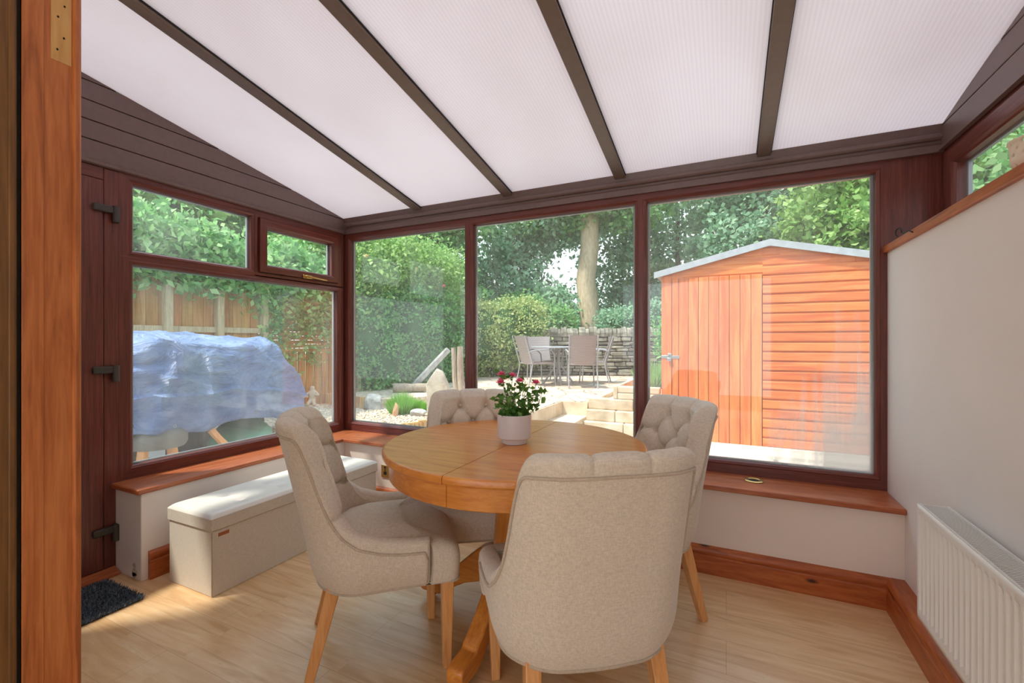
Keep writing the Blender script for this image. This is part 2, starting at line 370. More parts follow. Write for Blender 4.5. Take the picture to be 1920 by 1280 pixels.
def leaves(name, mat, P, size, parent=None, seed=1, aspect=.55, up=.5, hang=0):
    rng = np.random.default_rng(seed); n = len(P)
    nrm = rng.normal(size=(n, 3)) + np.array([0, 0, up]); nrm /= np.linalg.norm(nrm, axis=1)[:, None]
    t = rng.normal(size=(n, 3)) + np.array([0, 0, -hang]); t -= nrm * (t * nrm).sum(1)[:, None]; t /= np.linalg.norm(t, axis=1)[:, None]
    bt = np.cross(nrm, t); s = size * (.6 + .8 * rng.random((n, 1)))
    V = np.stack([P, P + t * s * .45 + bt * s * aspect * .5 + nrm * s * .08, P + t * s, P + t * s * .45 - bt * s * aspect * .5 + nrm * s * .08], 1).reshape(-1, 3)
    return mesh_np(name, V, np.arange(4 * n).reshape(-1, 4), mat, parent)
# ================================================================== ROOM SHELL
XL, YB, XR, XRW = -2.85, 2.756, .704, .92
ZT, ZB, ZS = 2.009, .529, .458
def roofz(y): return 2.19 + .184 * (2.72 - y)
struct(MB().box(-2.9, 1.0, -.05, 2.9, -.06, 0).build('floor', 'laminate'), 'pale oak laminate floor with narrow strips running along the window wall')
def ring(mb, plane, c, sg, a0, a1, z0, z1, ow, prof, mv=0, mh=1):
    """mitred frame round an opening; ow = outer widths (a0 side, a1 side, bottom, top); prof (o,d); o='W' is the outer edge"""
    n = len(prof); vs = []
    for k, (ea, ez) in enumerate(((0, 0), (1, 0), (1, 1), (0, 1))):
        for o, d in prof:
            oa = (ow[1] if ea else ow[0]) if o == 'W' else o; oz = (ow[3] if ez else ow[2]) if o == 'W' else o
            a = a1 + oa if ea else a0 - oa; z = z1 + oz if ez else z0 - oz
            vs.append((a, c + sg * d, z) if plane == 'y' else (c + sg * d, a, z))
    k0 = len(mb.v); mb.v += vs
    for k in range(4):
        for i in range(n):
            j = (i + 1) % n; kk = (k + 1) % 4
            mb.f.append((k0 + k * n + i, k0 + kk * n + i, k0 + kk * n + j, k0 + k * n + j)); mb.mi.append(mh if k % 2 == 0 else mv)
PROF = [(0, -.05), (0, .0), (.004, .008), (.016, .015), (.022, .012), (.026, .012), ('W', .012), ('W', -.05)]
SASH = [(0, -.03), (0, .014), (.005, .022), (.016, .028), ('W', .028), ('W', -.03)]
def window(n, plane, c, sg, openings, gmat, label, hm):
    r = sroot('window_%d' % n, label)
    for (a0, a1, z0, z1, ow, pr, nm) in openings:
        m = MB(); ring(m, plane, c, sg, a0, a1, z0, z1, ow, pr); m.build(nm, ['mahogany_v', hm], r)
        if pr is not FR:
            g = MB(); d = -.012
            def bx(mb, b0, b1, y0, y1, d0, d1):
                p, q = sorted((c + sg * d0, c + sg * d1))
                if plane == 'y': mb.box(b0, b1, p, q, y0, y1)
                else: mb.box(p, q, b0, b1, y0, y1)
            bx(g, a0 - .008, a1 + .008, z0 - .008, z1 + .008, -.016, -.012); g.build('pane', gmat, r)
            sp = MB(); ring(sp, plane, c, sg, a0 + .012, a1 - .012, z0 + .008, z1 - .008, (.018,) * 4, [(0, -.034), (0, -.02), ('W', -.02), ('W', -.034)]); sp.build('spacer_bar', 'spacer_grey', r)
    return r
FR = [(0, -.05), (0, .008), (.004, .012), ('W', .012), ('W', -.05)]
P_ = PROF
window(1, 'y', YB, -1, [(-2.781, -1.689, ZB, ZT, (.06, .036, .071, .058), P_, 'frame')], 'glass_back', 'mahogany uPVC window beside the far left corner, ivy hedge outside', 'mahogany_x')
window(2, 'y', YB, -1, [(-1.617, -.498, ZB, ZT, (.036, .036, .071, .058), P_, 'frame')], 'glass_back', 'middle mahogany uPVC window of the long wall, patio furniture outside', 'mahogany_x')
window(3, 'y', YB, -1, [(-.425, .657, ZB, ZT, (.037, .047, .071, .058), P_, 'frame')], 'glass_misted', 'mahogany uPVC window misted low on the right, orange shed outside', 'mahogany_x')
w4 = window(4, 'x', XL, 1, [(1.282, 1.937, 1.665, 2.015, (.065, .024, .036, .055), P_, 'frame'),
                            (1.985, 2.668, 1.652, 2.019, (.024, .06, .030, .051), FR, 'frame'),
                            (2.048, 2.603, 1.707, 1.958, (.060, .052, .052, .058), SASH, 'sash'),
                            (1.282, 2.664, ZB, 1.592, (.065, .064, .071, .037), P_, 'frame')], 'glass_side', 'mahogany uPVC window with small top opener above the storage bench', 'mahogany_y')
hb = MB().tube([(XL + .030, 2.345, 1.665), (XL + .05, 2.345, 1.665)], .012, 12); hb.obox((XL + .052, 2.335, 1.667), (XL + .056, 2.52, 1.655), .018, .012, w1=.012, h1=.008)
hb.obox((XL + .034, 2.32, 1.665), (XL + .034, 2.40, 1.665), .008, .026); hb.build('window_handle', 'brass', w4, bevel=.003)
# right high window above the half wall
window(5, 'x', XRW, -1, [(1.35, 2.60, 1.66, 1.965, (.07, .065, .05, .07), SASH, 'sash'), (.05, 1.24, 1.66, 1.965, (.07, .065, .05, .07), SASH, 'sash')], 'glass_side', 'high mahogany uPVC window above the half wall, white lace pot on its ledge', 'mahogany_y')
m = MB(); ring(m, 'x', XRW, -1, -.02, 2.665, 1.60, 2.035, (.05, .075, .05, .035), FR); m.build('window_surround', ['mahogany_v', 'mahogany_y']); struct(bpy.data.objects['window_surround']).name = 'trim_1'
# panel on the back wall between window 3 and right corner
struct(MB().box(.704, .935, 2.748, 2.80, 1.5, 2.07).build('trim_2', 'mahogany_v'), 'mahogany uPVC panel between the shed window and the corner')
struct(MB().box(-2.90, -2.838, 2.744, 2.82, .45, 2.07).build('trim_3', 'mahogany_v'), 'mahogany corner post')
# eaves beam
pf = [(2.80, 2.062), (2.728, 2.062), (2.728, 2.096), (2.722, 2.101), (2.734, 2.105), (2.734, 2.116), (2.722, 2.12), (2.716, 2.128), (2.716, 2.142), (2.722, 2.148), (2.732, 2.152), (2.722, 2.192), (2.80, 2.192)]
struct(MB().prism(pf, 0, XL, XRW).build('trim_4', 'brown_upvc'), 'dark brown moulded eaves beam over the windows')
# gable cladding, both ends: planks with shiplap grooves
def gable(nm, x0, x1, face, label):
    r = sroot(nm, label); zz = [2.066, 2.18, 2.275, 2.37, 2.465, 2.56, 2.66, 2.75]
    for i in range(len(zz) - 1):
        a, b_ = zz[i] + .004, zz[i + 1]
        ye = lambda z: 2.72 - (z - 2.19) / .184 + .05
        y1, y1b = min(2.74, ye(a)), min(2.74, ye(b_))
        if y1 <= .1: break
        m = MB(); m.prism([(.0, a), (y1, a), (max(y1b, .0), b_), (0, b_)] if y1b > 0 else [(0, a), (y1, a), (0, 2.70)], 0, x0, x1); m.build('plank', 'brown_upvc', r, bevel=.003)
    back = MB(); bx = (x0 + x1) / 2; back.prism([(0, 2.06), (2.78, 2.06), (2.78, 2.175), (0, 2.685)], 0, *( (x0 - .03, x0 + .004) if face > 0 else (x1 - .004, x1 + .03))); back.build('backing_board', 'brown_upvc', r)
    return r
gable('wall_left_gable', XL + .0, XL + .022, 1, 'brown uPVC cladding of the left gable').name = 'trim_5'
gable('wall_right_gable', XRW - .022, XRW, -1, 'brown uPVC cladding of the right gable').name = 'trim_6'
struct(MB().prism([(XL + .018, 2.062), (XL + .034, 2.066), (XL + .034, 2.082), (XL + .018, 2.09)], 1, 0, 2.72).build('trim_7', 'brown_upvc'))
struct(MB().prism([(XRW - .018, 2.062), (XRW - .034, 2.066), (XRW - .034, 2.082), (XRW - .018, 2.09)], 1, 0, 2.72).build('trim_8', 'brown_upvc'))
# roof: sheets and glazing bars
ceil = sroot('ceiling', 'white ribbed polycarbonate lean-to roof with dark brown glazing bars')
bars = [-2.09, -1.335, -.58, .18]; edges = [-2.88] + bars + [.95]
y0, y1 = .0, 2.98
for a, b_ in zip(edges[:-1], edges[1:]):
    m = MB(); m.add([(x, y, roofz(y) + dz) for x in (a + .004, b_ - .004) for y in (y0, y1) for dz in (0, .016)], [(0, 1, 3, 2), (4, 6, 7, 5), (0, 4, 5, 1), (2, 3, 7, 6), (0, 2, 6, 4), (1, 5, 7, 3)])
    m.build('roof_sheet', 'polycarbonate', ceil)
def slope_bar(mb, x0, x1, ya, yb, d0, d1, mi=0):
    mb.add([(x, y, roofz(y) + dz) for x in (x0, x1) for y in (ya, yb) for dz in (d0, d1)], [(0, 1, 3, 2), (4, 6, 7, 5), (0, 4, 5, 1), (2, 3, 7, 6), (0, 2, 6, 4), (1, 5, 7, 3)], mi)
for x in bars:
    g = MB(); slope_bar(g, x - .032, x + .032, y0, 2.74, -.022, -.003); slope_bar(g, x - .024, x + .024, y0, 2.9, .016, .05)
    slope_bar(g, x - .010, x + .010, y0, 2.74, -.003, .02); gb = g.build('glazing_bar', 'bar_brown', ceil, bevel=.003)
    g = MB(); slope_bar(g, x + .026, x + .036, y0, 2.74, -.008, -.001); slope_bar(g, x - .036, x - .026, y0, 2.74, -.008, -.001); g.build('gasket', 'black', gb)
g = MB(); slope_bar(g, -2.89, -2.85, y0, 2.95, -.02, .04); slope_bar(g, .93, .97, y0, 2.95, -.02, .04); g.build('edge_trim', 'brown_upvc', ceil)
# dwarf walls
struct(MB().box(-2.95, .72, 2.51, 2.83, 0, .435).build('wall_back', 'magnolia_paint'), 'low white wall under the long windows')
lw = MB().box(-2.95, -2.60, 1.205, 2.52, 0, .435); struct(lw.build('wall_left', 'white_paint', bevel=.004), 'low white wall under the left window')
pl = MB()
for (y, z, r_) in ((1.2045, .035, .03), (1.2045, .07, .018), (1.2045, .02, .02)):
    pl.add([(-2.66 + r_ * math.cos(t) * random.uniform(.6, 1.2), y - .0006, z + r_ * .8 * math.sin(t) * random.uniform(.6, 1.2)) for t in np.linspace(0, 2 * PI, 13)[:-1]], [tuple(range(12))])
pl.build('plaster_chip', 'rendered_wall', bpy.data.objects['wall_left'])
rw = MB().box(.704, .93, .02, 2.80, 0, 1.612); struct(rw.build('wall_right', 'white_paint'), 'half-height white wall on the right')
sh = MB().box(.688, .915, .02, 2.748, 1.612, 1.646); struct(sh.build('trim_9', 'pine_y', bevel=.004), 'pine capping along the top of the half wall')
# house wall with the doorway we look through
hw = sroot('wall_house', 'house wall with the doorway')
MB().box(-2.9, -1.15, .16, .40, 0, 2.62).build('panel', 'white_paint', hw); MB().box(.42, 1.0, .16, .40, 0, 2.62).build('panel', 'white_paint', hw)
MB().box(-1.15, .42, .16, .40, 2.10, 2.62).build('panel', 'white_paint', hw)
# door jamb seen close on the left
dj = struct(bpy.data.objects.new('door_2', None), 'timber doorway lining with hinge recess, close on the left'); COL.objects.link(dj)
JX = -1.10
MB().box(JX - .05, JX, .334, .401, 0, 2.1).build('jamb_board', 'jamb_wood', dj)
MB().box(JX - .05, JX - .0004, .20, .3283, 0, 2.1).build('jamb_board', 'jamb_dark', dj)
MB().box(JX - .012, JX + .0015, .3185, .327, 0, 2.1).build('seal_strip', 'jamb_dark', dj, bevel=.002)
MB().box(JX - .05, JX - .004, .326, .336, 0, 2.1).build('groove', 'dark_gap', dj)
MB().box(JX - .01, JX + .0012, .334, .3625, 0, 2.1).build('door_stop', 'jamb_wood', dj, bevel=.001)
m = MB(); m.prism([(JX - .09, .401), (JX + .0005, .401), (JX + .006, .404), (JX + .006, .408), (JX + .001, .4135), (JX - .012, .4165), (JX - .09, .410)], 2, 0, 2.15); m.build('architrave', 'jamb_wood', dj, smooth=True, sharp=60)
MB().box(JX - .004, JX + .0006, .3715, .3995, 1.695, 1.86).build('hinge_recess', 'pale_wood', dj)
for i, (yy, zz) in enumerate(((.390, 1.80), (.381, 1.776), (.389, 1.741), (.380, 1.716))):
    scr = MB(); scr.lathe([(.0001, .0006), (.0019, .0006), (.0019, -.001)], (0, 0, 0), 10); scr.v = [(JX + .0006 + c_, yy + a_ * .8, zz + b_ * 1.1) for a_, b_, c_ in scr.v]; scr.build('screw_hole', 'dark_gap', dj)
# unseen room behind the camera, far wall left open to add fill light
br_ = sroot('wall_rear_room', 'plain unseen room behind the doorway, far wall left open for fill light')
MB().box(-2.6, -2.5, -3, .03, 0, 2.4).build('side_wall', 'house_paint', br_); MB().box(1.6, 1.7, -3, .03, 0, 2.4).build('side_wall', 'house_paint', br_)
MB().box(1.0, 1.7, .03, .2, 0, 2.4).build('side_wall', 'house_paint', br_)
m = MB(); m.box(-2.6, -2.3, -3.1, -3, 0, 2.4); m.box(1.4, 1.7, -3.1, -3, 0, 2.4); m.box(-2.3, 1.4, -3.1, -3, 2.25, 2.4); m.build('far_wall', 'house_paint', br_)
MB().box(-2.6, 1.7, -3.1, .2, 2.4, 2.5).build('upper_ceiling', 'house_paint', br_); MB().box(-2.6, 1.7, -3.1, -.05, -.06, 0).build('rear_floor', 'laminate', br_)
# sills
s = MB(); s.box(-2.586, .704, 2.478, 2.76, .432, .458); struct(s.build('trim_10', 'sill_x', bevel=.006), 'varnished timber sill under the long windows')
s = MB(); s.box(-2.87, -2.586, 1.185, 2.76, .432, .4578); struct(s.build('trim_11', 'sill_y', bevel=.006), 'varnished timber sill under the left window')
# skirting
def skirt(nm, prof_axis, c, sg, a0, a1, mat, label, ledge=0):
    pts = [(0, 0), (.021, 0), (.021, .088), (.016, .094), (.019, .100), (.021, .110), (.018, .124), (.008, .136), (.0, .140)]
    if ledge: pts = [(-ledge, 0)] + pts[1:-1] + [(0, .141), (-ledge, .141)]
    m = MB(); m.prism([(c + sg * d, z) for d, z in pts], prof_axis, a0, a1); return struct(m.build(nm, mat, smooth=True, sharp=35), label)
skirt('baseboard_back', 0, 2.51, -1, -2.6, .656, 'pine_x', 'moulded pine skirting under the long windows')
skirt('baseboard_left', 1, -2.60, 1, 1.235, 2.51, 'pine_y', 'moulded pine skirting behind the storage bench')
skirt('baseboard_right', 1, .656, -1, .41, 2.51, 'pine_y', 'moulded pine skirting under the radiator', ledge=.05)
# left door (half hidden by the jamb)
d = sroot('door_1', 'mahogany uPVC garden door beside the left window')
MB().box(XL - .05, XL + .012, 1.155, 1.219, .0, 2.062).build('door_frame', 'mahogany_v', d, bevel=.004)
MB().box(XL - .05, XL + .012, .25, 1.155, 2.0, 2.062).build('door_frame', 'mahogany_y', d, bevel=.004)
leafd = MB(); leafd.box(XL - .045, XL + .02, 1.02, 1.153, .035, 1.998); leafd.box(XL - .045, XL + .02, .25, .38, .035, 1.998); leafd.build('door_leaf', 'mahogany_v', d, bevel=.006)
lr = MB(); lr.box(XL - .045, XL + .02, .38, 1.02, .035, .17); lr.box(XL - .045, XL + .02, .38, 1.02, .88, 1.0); lr.box(XL - .045, XL + .02, .38, 1.02, 1.88, 1.998); lr.build('door_rail', 'mahogany_y', d, bevel=.006)
MB().box(XL - .03, XL - .0, .37, 1.03, .16, .89).build('lower_panel', 'mahogany_v', d); MB().box(XL - .02, XL - .014, .37, 1.03, .99, 1.89).build('pane', 'glass_side', d)
MB().prism([(XL + .07, .0), (XL - .05, .0), (XL - .05, .035), (XL + .02, .033), (XL + .07, .012)], 1, .25, 1.2).build('threshold', 'sill_y', d)
for z in (1.853, 1.04, .228):
    m = MB(); m.box(XL + .012, XL + .040, 1.105, 1.195, z - .018, z + .018); m.build('hinge', 'dark_metal', d, bevel=.006)
    m = MB(); m.tube([(XL + .036, 1.196, z + .022), (XL + .036, 1.196, z - .062)], .014, 14); m.box(XL + .010, XL + .034, 1.19, 1.214, z - .062, z + .022); m.build('hinge_barrel', 'dark_metal', d, bevel=.003)
# ================================================================== RADIATOR
rad = thing('radiator', 'white ribbed panel radiator hanging on the half wall', 'radiator', (.60, .0, 0))
Y0, Y1, zr0, zr1 = .82, 2.007, .232, .622
n = int((Y1 - Y0 - .03) / .0333)
def panel(xf, name, sg):
    m = MB(); ys = [Y0]; xs = [xf]
    prof = []
    y = Y0 + .018; prof.append((Y0, 0)); prof.append((y, 0))
    while y < Y1 - .035:
        prof += [(y + .006, .0125), (y + .020, .0125), (y + .026, 0), (y + .0333, 0)]; y += .0333
    prof.append((Y1, 0)); nn = len(prof)
    rows = [(zr0, 0), (zr0 + .012, 0), (zr0 + .030, 0), (zr0 + .045, 1), (zr1 - .045, 1), (zr1 - .030, 0), (zr1 - .012, 0), (zr1, .0)]
    k = len(m.v)
    for z, a in rows:
        for (yy, dd) in prof: m.v.append((xf + sg * dd * a, yy, z))
    for i in range(len(rows) - 1):
        for j in range(nn - 1): m.f.append((i * nn + j, i * nn + j + 1, (i + 1) * nn + j + 1, (i + 1) * nn + j)); m.mi.append(0)
    return m
pm = panel(.0, 'front_panel', 1); o = pm.build('front_panel', 'radiator_white', rad, smooth=True, sharp=40); sd_ = o.modifiers.new('s', 'SOLIDIFY'); sd_.thickness = .006; sd_.offset = 0
pm = panel(.078, 'back_panel', -1); o = pm.build('back_panel', 'radiator_white', rad, smooth=True, sharp=40); sd_ = o.modifiers.new('s', 'SOLIDIFY'); sd_.thickness = .006; sd_.offset = 0
MB().box(-.003, .084, Y1, Y1 + .003, zr0 + .01, zr1).build('side_cover', 'radiator_white', rad, bevel=.001)
m = MB(); m.box(.0, .006, Y0, Y1, zr1 - .004, zr1 + .004); m.box(.074, .08, Y0, Y1, zr1 - .004, zr1 + .004)
y = Y0
while y < Y1: m.box(.005, .075, y, y + .0042, zr1 - .008, zr1 - .001); y += .0105
m.build('top_grille', 'grill_white', rad)
MB().box(.006, .074, Y0, Y1, zr1 - .06, zr1 - .05).build('convector', 'dark_metal', rad)
for yb_ in (1.0, 1.86): MB().box(.08, .103, yb_, yb_ + .03, .3, .58).build('bracket', 'radiator_white', rad)
# ================================================================== small room things
t = thing('wall_socket', 'brass plug socket on the low wall behind the table', 'socket', (-2.165, 2.508, .255))
MB().box(-.073, .073, -.006, 0, -.044, .044).build('face_plate', 'brass', t, bevel=.002)
for sxx in (-.036, .036):
    m = MB(); m.box(sxx - .012, sxx + .012, -.0085, -.004, -.022, .0); m.box(sxx - .003, sxx + .003, -.0085, -.004, .004, .016); m.build('pin_slots', 'black', t)
    MB().box(sxx - .006, sxx + .006, -.010, -.004, .022, .036).build('switch', 'black', t)
m = MB(); m.lathe([(.026, 0), (.045, 0), (.046, .003), (.040, .006), (.030, .006), (.026, .002), (.026, 0)], (0, 0, 0), 36)
gr = m.build('cable_grommet', 'brass', smooth=True, loc=(.13, 2.655, .4585)); tag(gr, 'round brass ring set in the timber sill under the shed window', 'ring')
MB().lathe([(.0001, .001), (.026, .001)], (0, 0, 0), 24).build('grommet_hole', 'dark_gap', gr)
m = MB(); m.tube([(0, .0, 0), (0, -.02, .012), (0, -.045, .006), (0, -.06, .012)], .003, 8)
m.tube([(0, -.06, .012)] + [(0, -.075 + .017 * math.cos(t_), .018 + .017 * math.sin(t_)) for t_ in np.linspace(-.3, 4.4, 14)], .003, 8)
o = m.build('screw_hook', 'black', smooth=True, loc=(.684, 2.35, 1.629)); o.rotation_euler = (0, 0, math.radians(-160)); tag(o, 'small black hook screwed into the pine capping of the half wall', 'hook')
# lace pot
t = thing('ornamental_pot', 'white openwork lace pot on the ledge of the high right window', 'pot', (.815, 1.80, 1.646))
m = MB(); prof = [(.05, 0), (.058, .006), (.060, .02), (.056, .034), (.060, .045), (.066, .055), (.066, .062), (.067, .07), (.067, .078), (.068, .086), (.068, .094), (.069, .102), (.070, .110), (.073, .113), (.073, .119), (.068, .119)]
m.lathe(prof, (0, 0, 0), 72, skip=lambda i, j: (i == 7 and j % 6 in (0, 1) ) or (i == 9 and j % 6 == 3) or (i == 11 and j % 6 in (0,)) or (i in (1, 3) and j % 5 == 2))
o = m.build('pot_body', 'cream_lace', t, smooth=True); q = o.modifiers.new('s', 'SOLIDIFY'); q.thickness = .004
MB().lathe([(.0001, .004), (.05, .004)], (0, 0, 0), 32).build('pot_base', 'cream_lace', t)
# door mat: pile as one countless mass
t = thing('door_mat', 'dark blue-grey shaggy mat on the floor by the garden door', 'mat', (-2.585, .80, 0))
MB().box(-.17, .17, -.33, .33, 0, .008).build('mat_backing', 'black', t, bevel=.004)
rng = np.random.default_rng(5); N = 26000
P0 = np.stack([rng.uniform(-.175, .175, N), rng.uniform(-.335, .335, N), np.full(N, .006)], 1)
dr = rng.normal(size=(N, 3)) * [.5, .5, .2] + [0, 0, 1]; dr /= np.linalg.norm(dr, axis=1)[:, None]; sd2 = np.cross(dr, rng.normal(size=(N, 3))); sd2 /= np.linalg.norm(sd2, axis=1)[:, None]
L = rng.uniform(.010, .018, (N, 1)); V = np.stack([P0 - sd2 * .0012, P0 + sd2 * .0012, P0 + dr * L + sd2 * .0009, P0 + dr * L - sd2 * .0009], 1).reshape(-1, 3)
leaf('mat_pile', [lin(50, 60, 72), lin(80, 92, 108), lin(128, 140, 154), lin(64, 76, 90)], .0, .9)
pile = mesh_np('mat_pile', V, np.arange(4 * N).reshape(-1, 4), 'mat_pile', t); pile['kind'] = 'stuff'
# ================================================================== STORAGE BENCH
t = thing('storage_bench', 'long cream fabric storage bench with buttoned lid below the left window', 'storage bench', (-2.315, 1.81, 0))
hx, hy = .178, .545
MB().box(-hx + .006, hx - .006, -hy + .006, hy - .006, .0, .306).build('storage_box', 'box_linen', t, bevel=.004)
m = MB(); m.tube([(hx - .005, -hy + .005, .004), (hx - .005, -hy + .005, .3)], .0022, 6); m.build('corner_seam', 'piping_linen', t)
nx, ny = 44, 132; bt = [(-.062, y) for y in (-.335, -.11, .115, .34)] + [(.062, y) for y in (-.335, -.11, .115, .34)]
V = []; 
for i in range(nx + 1):
    for j in range(ny + 1):
        u = -1 + 2 * i / nx; v = -1 + 2 * j / ny; x = u * hx; y = v * hy
        e = min(1, (1 - abs(u)) / .16); e2 = min(1, (hy - abs(y)) / .04); z = .362 + .020 * math.sqrt(max(0, 1 - (1 - e) ** 2)) * math.sqrt(max(0, 1 - (1 - e2) ** 2))
        for bx_, by_ in bt:
            r2 = (x - bx_) ** 2 + (y - by_) ** 2; z -= .013 * math.exp(-r2 / .00045) + .004 * math.exp(-r2 / .003)
            if abs(y - by_) < .10: z -= .0022 * math.exp(-((x - bx_) / .0035) ** 2) * (1 - abs(y - by_) / .10 * .5)
            if abs(x - bx_) < .06: z -= .0022 * math.exp(-((y - by_) / .0035) ** 2)
        V.append((x, y, z))
m = MB(); m.v = V; m.f = [(i * (ny + 1) + j, (i + 1) * (ny + 1) + j, (i + 1) * (ny + 1) + j + 1, i * (ny + 1) + j + 1) for i in range(nx) for j in range(ny)]; m.mi = [0] * len(m.f)
lid = m.build('lid', 'lid_leatherette', t, smooth=True, sharp=80)
MB().box(-hx, hx, -hy, hy, .306, .3625).build('lid_side', 'box_linen', lid, bevel=.003)
for bx_, by_ in bt: MB().lathe([(.007, .0), (.006, .0025), (.0001, .004)], (bx_, by_, .364), 12).build('button', 'lid_leatherette', lid, smooth=True)
MB().box(hx - .007, hx - .004, -hy + .035, -hy + .085, .272, .288).build('label_tag', 'tan_label', t)
# ================================================================== TABLE
TX, TY, TR = -.812, 1.726, .542
t = thing('dining_table', 'round oak extending pedestal dining table in the middle of the four chairs', 'table', (TX, TY, 0))
def half_disc(sg, prof, r_in=0, gap=.0014, n=72):
    """half of a turned ring split along the local y axis"""
    m = MB(); k = len(prof)
    for i in range(n + 1):
        a = -PI / 2 + PI * i / n; ca, sa = math.cos(a), math.sin(a)
        for r, z in prof: m.v.append((sg * max(gap, r * ca + gap), r * sa, z))
    for i in range(n):
        for j in range(k - 1): m.f.append((i * k + j, (i + 1) * k + j, (i + 1) * k + j + 1, i * k + j + 1)); m.mi.append(0)
    m.f.append(tuple(range(k))); m.f.append(tuple(n * k + j for j in range(k)))
    m.mi += [0, 0]
    return m
top = [(.0005, .727), (TR - .013, .727), (TR - .012, .727), (TR - .004, .730), (TR, .736), (TR, .751), (TR - .003, .757), (TR - .009, .759), (TR - .0105, .759), (TR - .094, .759), (TR - .095, .759), (TR - .0955, .7582), (TR - .0965, .7582), (TR - .097, .759), (TR - .098, .759), (.0005, .759)]
apr = [(TR - .045, .648), (TR - .030, .648), (TR - .026, .652), (TR - .026, .7268), (TR - .045, .7268), (TR - .045, .648)]
for sg in (-1, 1):
    half_disc(sg, top).build('tabletop', 'oak_x', t, smooth=True, sharp=28)
    m = MB(); k = len(apr) - 1; n = 72
    for i in range(n + 1):
        a = -PI / 2 + .002 + (PI - .004) * i / n
        for r, z in apr[:-1]: m.v.append((sg * r * math.cos(a), r * math.sin(a), z))
    for i in range(n):
        for j in range(k): m.f.append((i * k + j, (i + 1) * k + j, (i + 1) * k + (j + 1) % k, i * k + (j + 1) % k)); m.mi.append(0)
    m.f.append(tuple(range(k))); m.f.append(tuple(n * k + j for j in range(k))); m.mi += [0, 0]
    m.build('apron', 'oak_x', t, smooth=True, sharp=30)
m = MB(); m.lathe([(.0001, .70), (.16, .70), (.16, .727), (.0001, .727)], (0, 0, 0), 32); m.build('mounting_plate', 'oak_x', t)
m = MB(); m.lathe([(.07, .12), (.085, .13), (.092, .20), (.09, .34), (.082, .44), (.078, .50), (.083, .56), (.096, .62), (.104, .66), (.104, .70), (.0001, .70)], (0, 0, 0), 40); m.build('pedestal', 'oak_z', t, smooth=True)
sidep = [(.05, .325), (.10, .315), (.16, .285), (.22, .235), (.28, .18), (.34, .135), (.37, .118), (.375, .106), (.40, .104), (.455, .10), (.470, .092), (.474, .07), (.470, .045), (.455, .036), (.37, .036), (.34, .05), (.29, .085), (.23, .118), (.16, .140), (.10, .145), (.05, .14)]
for k in range(4):
    m = MB(); m.prism([(x, z) for x, z in sidep], 1, -.032, .032); lg = m.build('foot', 'oak_x', t, bevel=.006); lg.rotation_euler = (0, 0, k * PI / 2)
    m = MB(); m.tube([(.425, -.012, .0185), (.425, .012, .0185)], .0185, 18); m.tube([(.425, 0, .02), (.425, 0, .05)], .007, 8); m.build('castor', 'dark_metal', lg)
# ================================================================== POTTED ROSE
t = thing('potted_rose', 'small pink potted rose in a pale ceramic pot on the dining table', 'potted plant', (TX + .008, TY - .02, .7595))
m = MB(); m.lathe([(.0001, 0), (.052, 0), (.054, .002), (.0545, .020), (.058, .0215), (.069, .023), (.0715, .026), (.0715, .119), (.070, .121), (.068, .119), (.067, .10), (.0001, .10)], (0, 0, 0), 56); m.build('pot', 'pot_white', t, smooth=True, sharp=35)
m = MB(); m.lathe([(.0665, .101), (.05, .105), (.02, .108), (.0001, .106)], (0, 0, 0), 24); m.build('soil', 'soil', t, smooth=True)
rng = np.random.default_rng(3); stems = MB(); LP = []; tips = []
fl = [(-.055, -.02, .285), (-.050, .03, .262), (-.008, .0, .278), (.022, -.03, .258), (.090, .0, .248), (-.058, -.03, .252)]
others = [(.06, .03, .21), (.10, -.02, .215), (-.03, .04, .20), (.03, .05, .225), (-.075, .0, .19), (.0, -.04, .19), (.115, .01, .20), (.045, -.01, .26)]
for k_, tp in enumerate(fl[:5] + others):
    # local camera-right axis keeps the plant's spread as in the room
    x = tp[0] * CS - tp[1] * SN; y = tp[0] * SN + tp[1] * CS; b0 = Vector((x * .22 + rng.normal() * .008, y * .25 + rng.normal() * .008, .10))
    e = Vector((x, y, tp[2])); mid = (b0 + e) / 2 + Vector((rng.normal() * .012, rng.normal() * .012, -.01)) + Vector((x, y, 0)) * .15
    pts = [b0 * (1 - s_) ** 2 + mid * 2 * s_ * (1 - s_) + e * s_ * s_ for s_ in np.linspace(0, 1, 8)]; stems.tube(pts, [.0016] * 4 + [.0012] * 4, 5)
    for p in pts[1:]:
        for _ in range(4 if p.z > .16 else 3): LP.append(np.array(p) + rng.normal(size=3) * [.012, .012, .007])
    tips.append(e)
stems.build('stem', 'leaf_rose', t, smooth=True)
for _ in range(200): a = rng.uniform(0, 2 * PI); r = rng.uniform(0, .058); LP.append(np.array((r * math.cos(a), r * math.sin(a), .112 + rng.uniform(0, .045) * (1 - r / .08))))
LP = np.array(LP); LP = LP[(LP[:, 2] > .105)]
leaves('foliage', 'leaf_rose', LP, .025, t, 4, .7, .8)
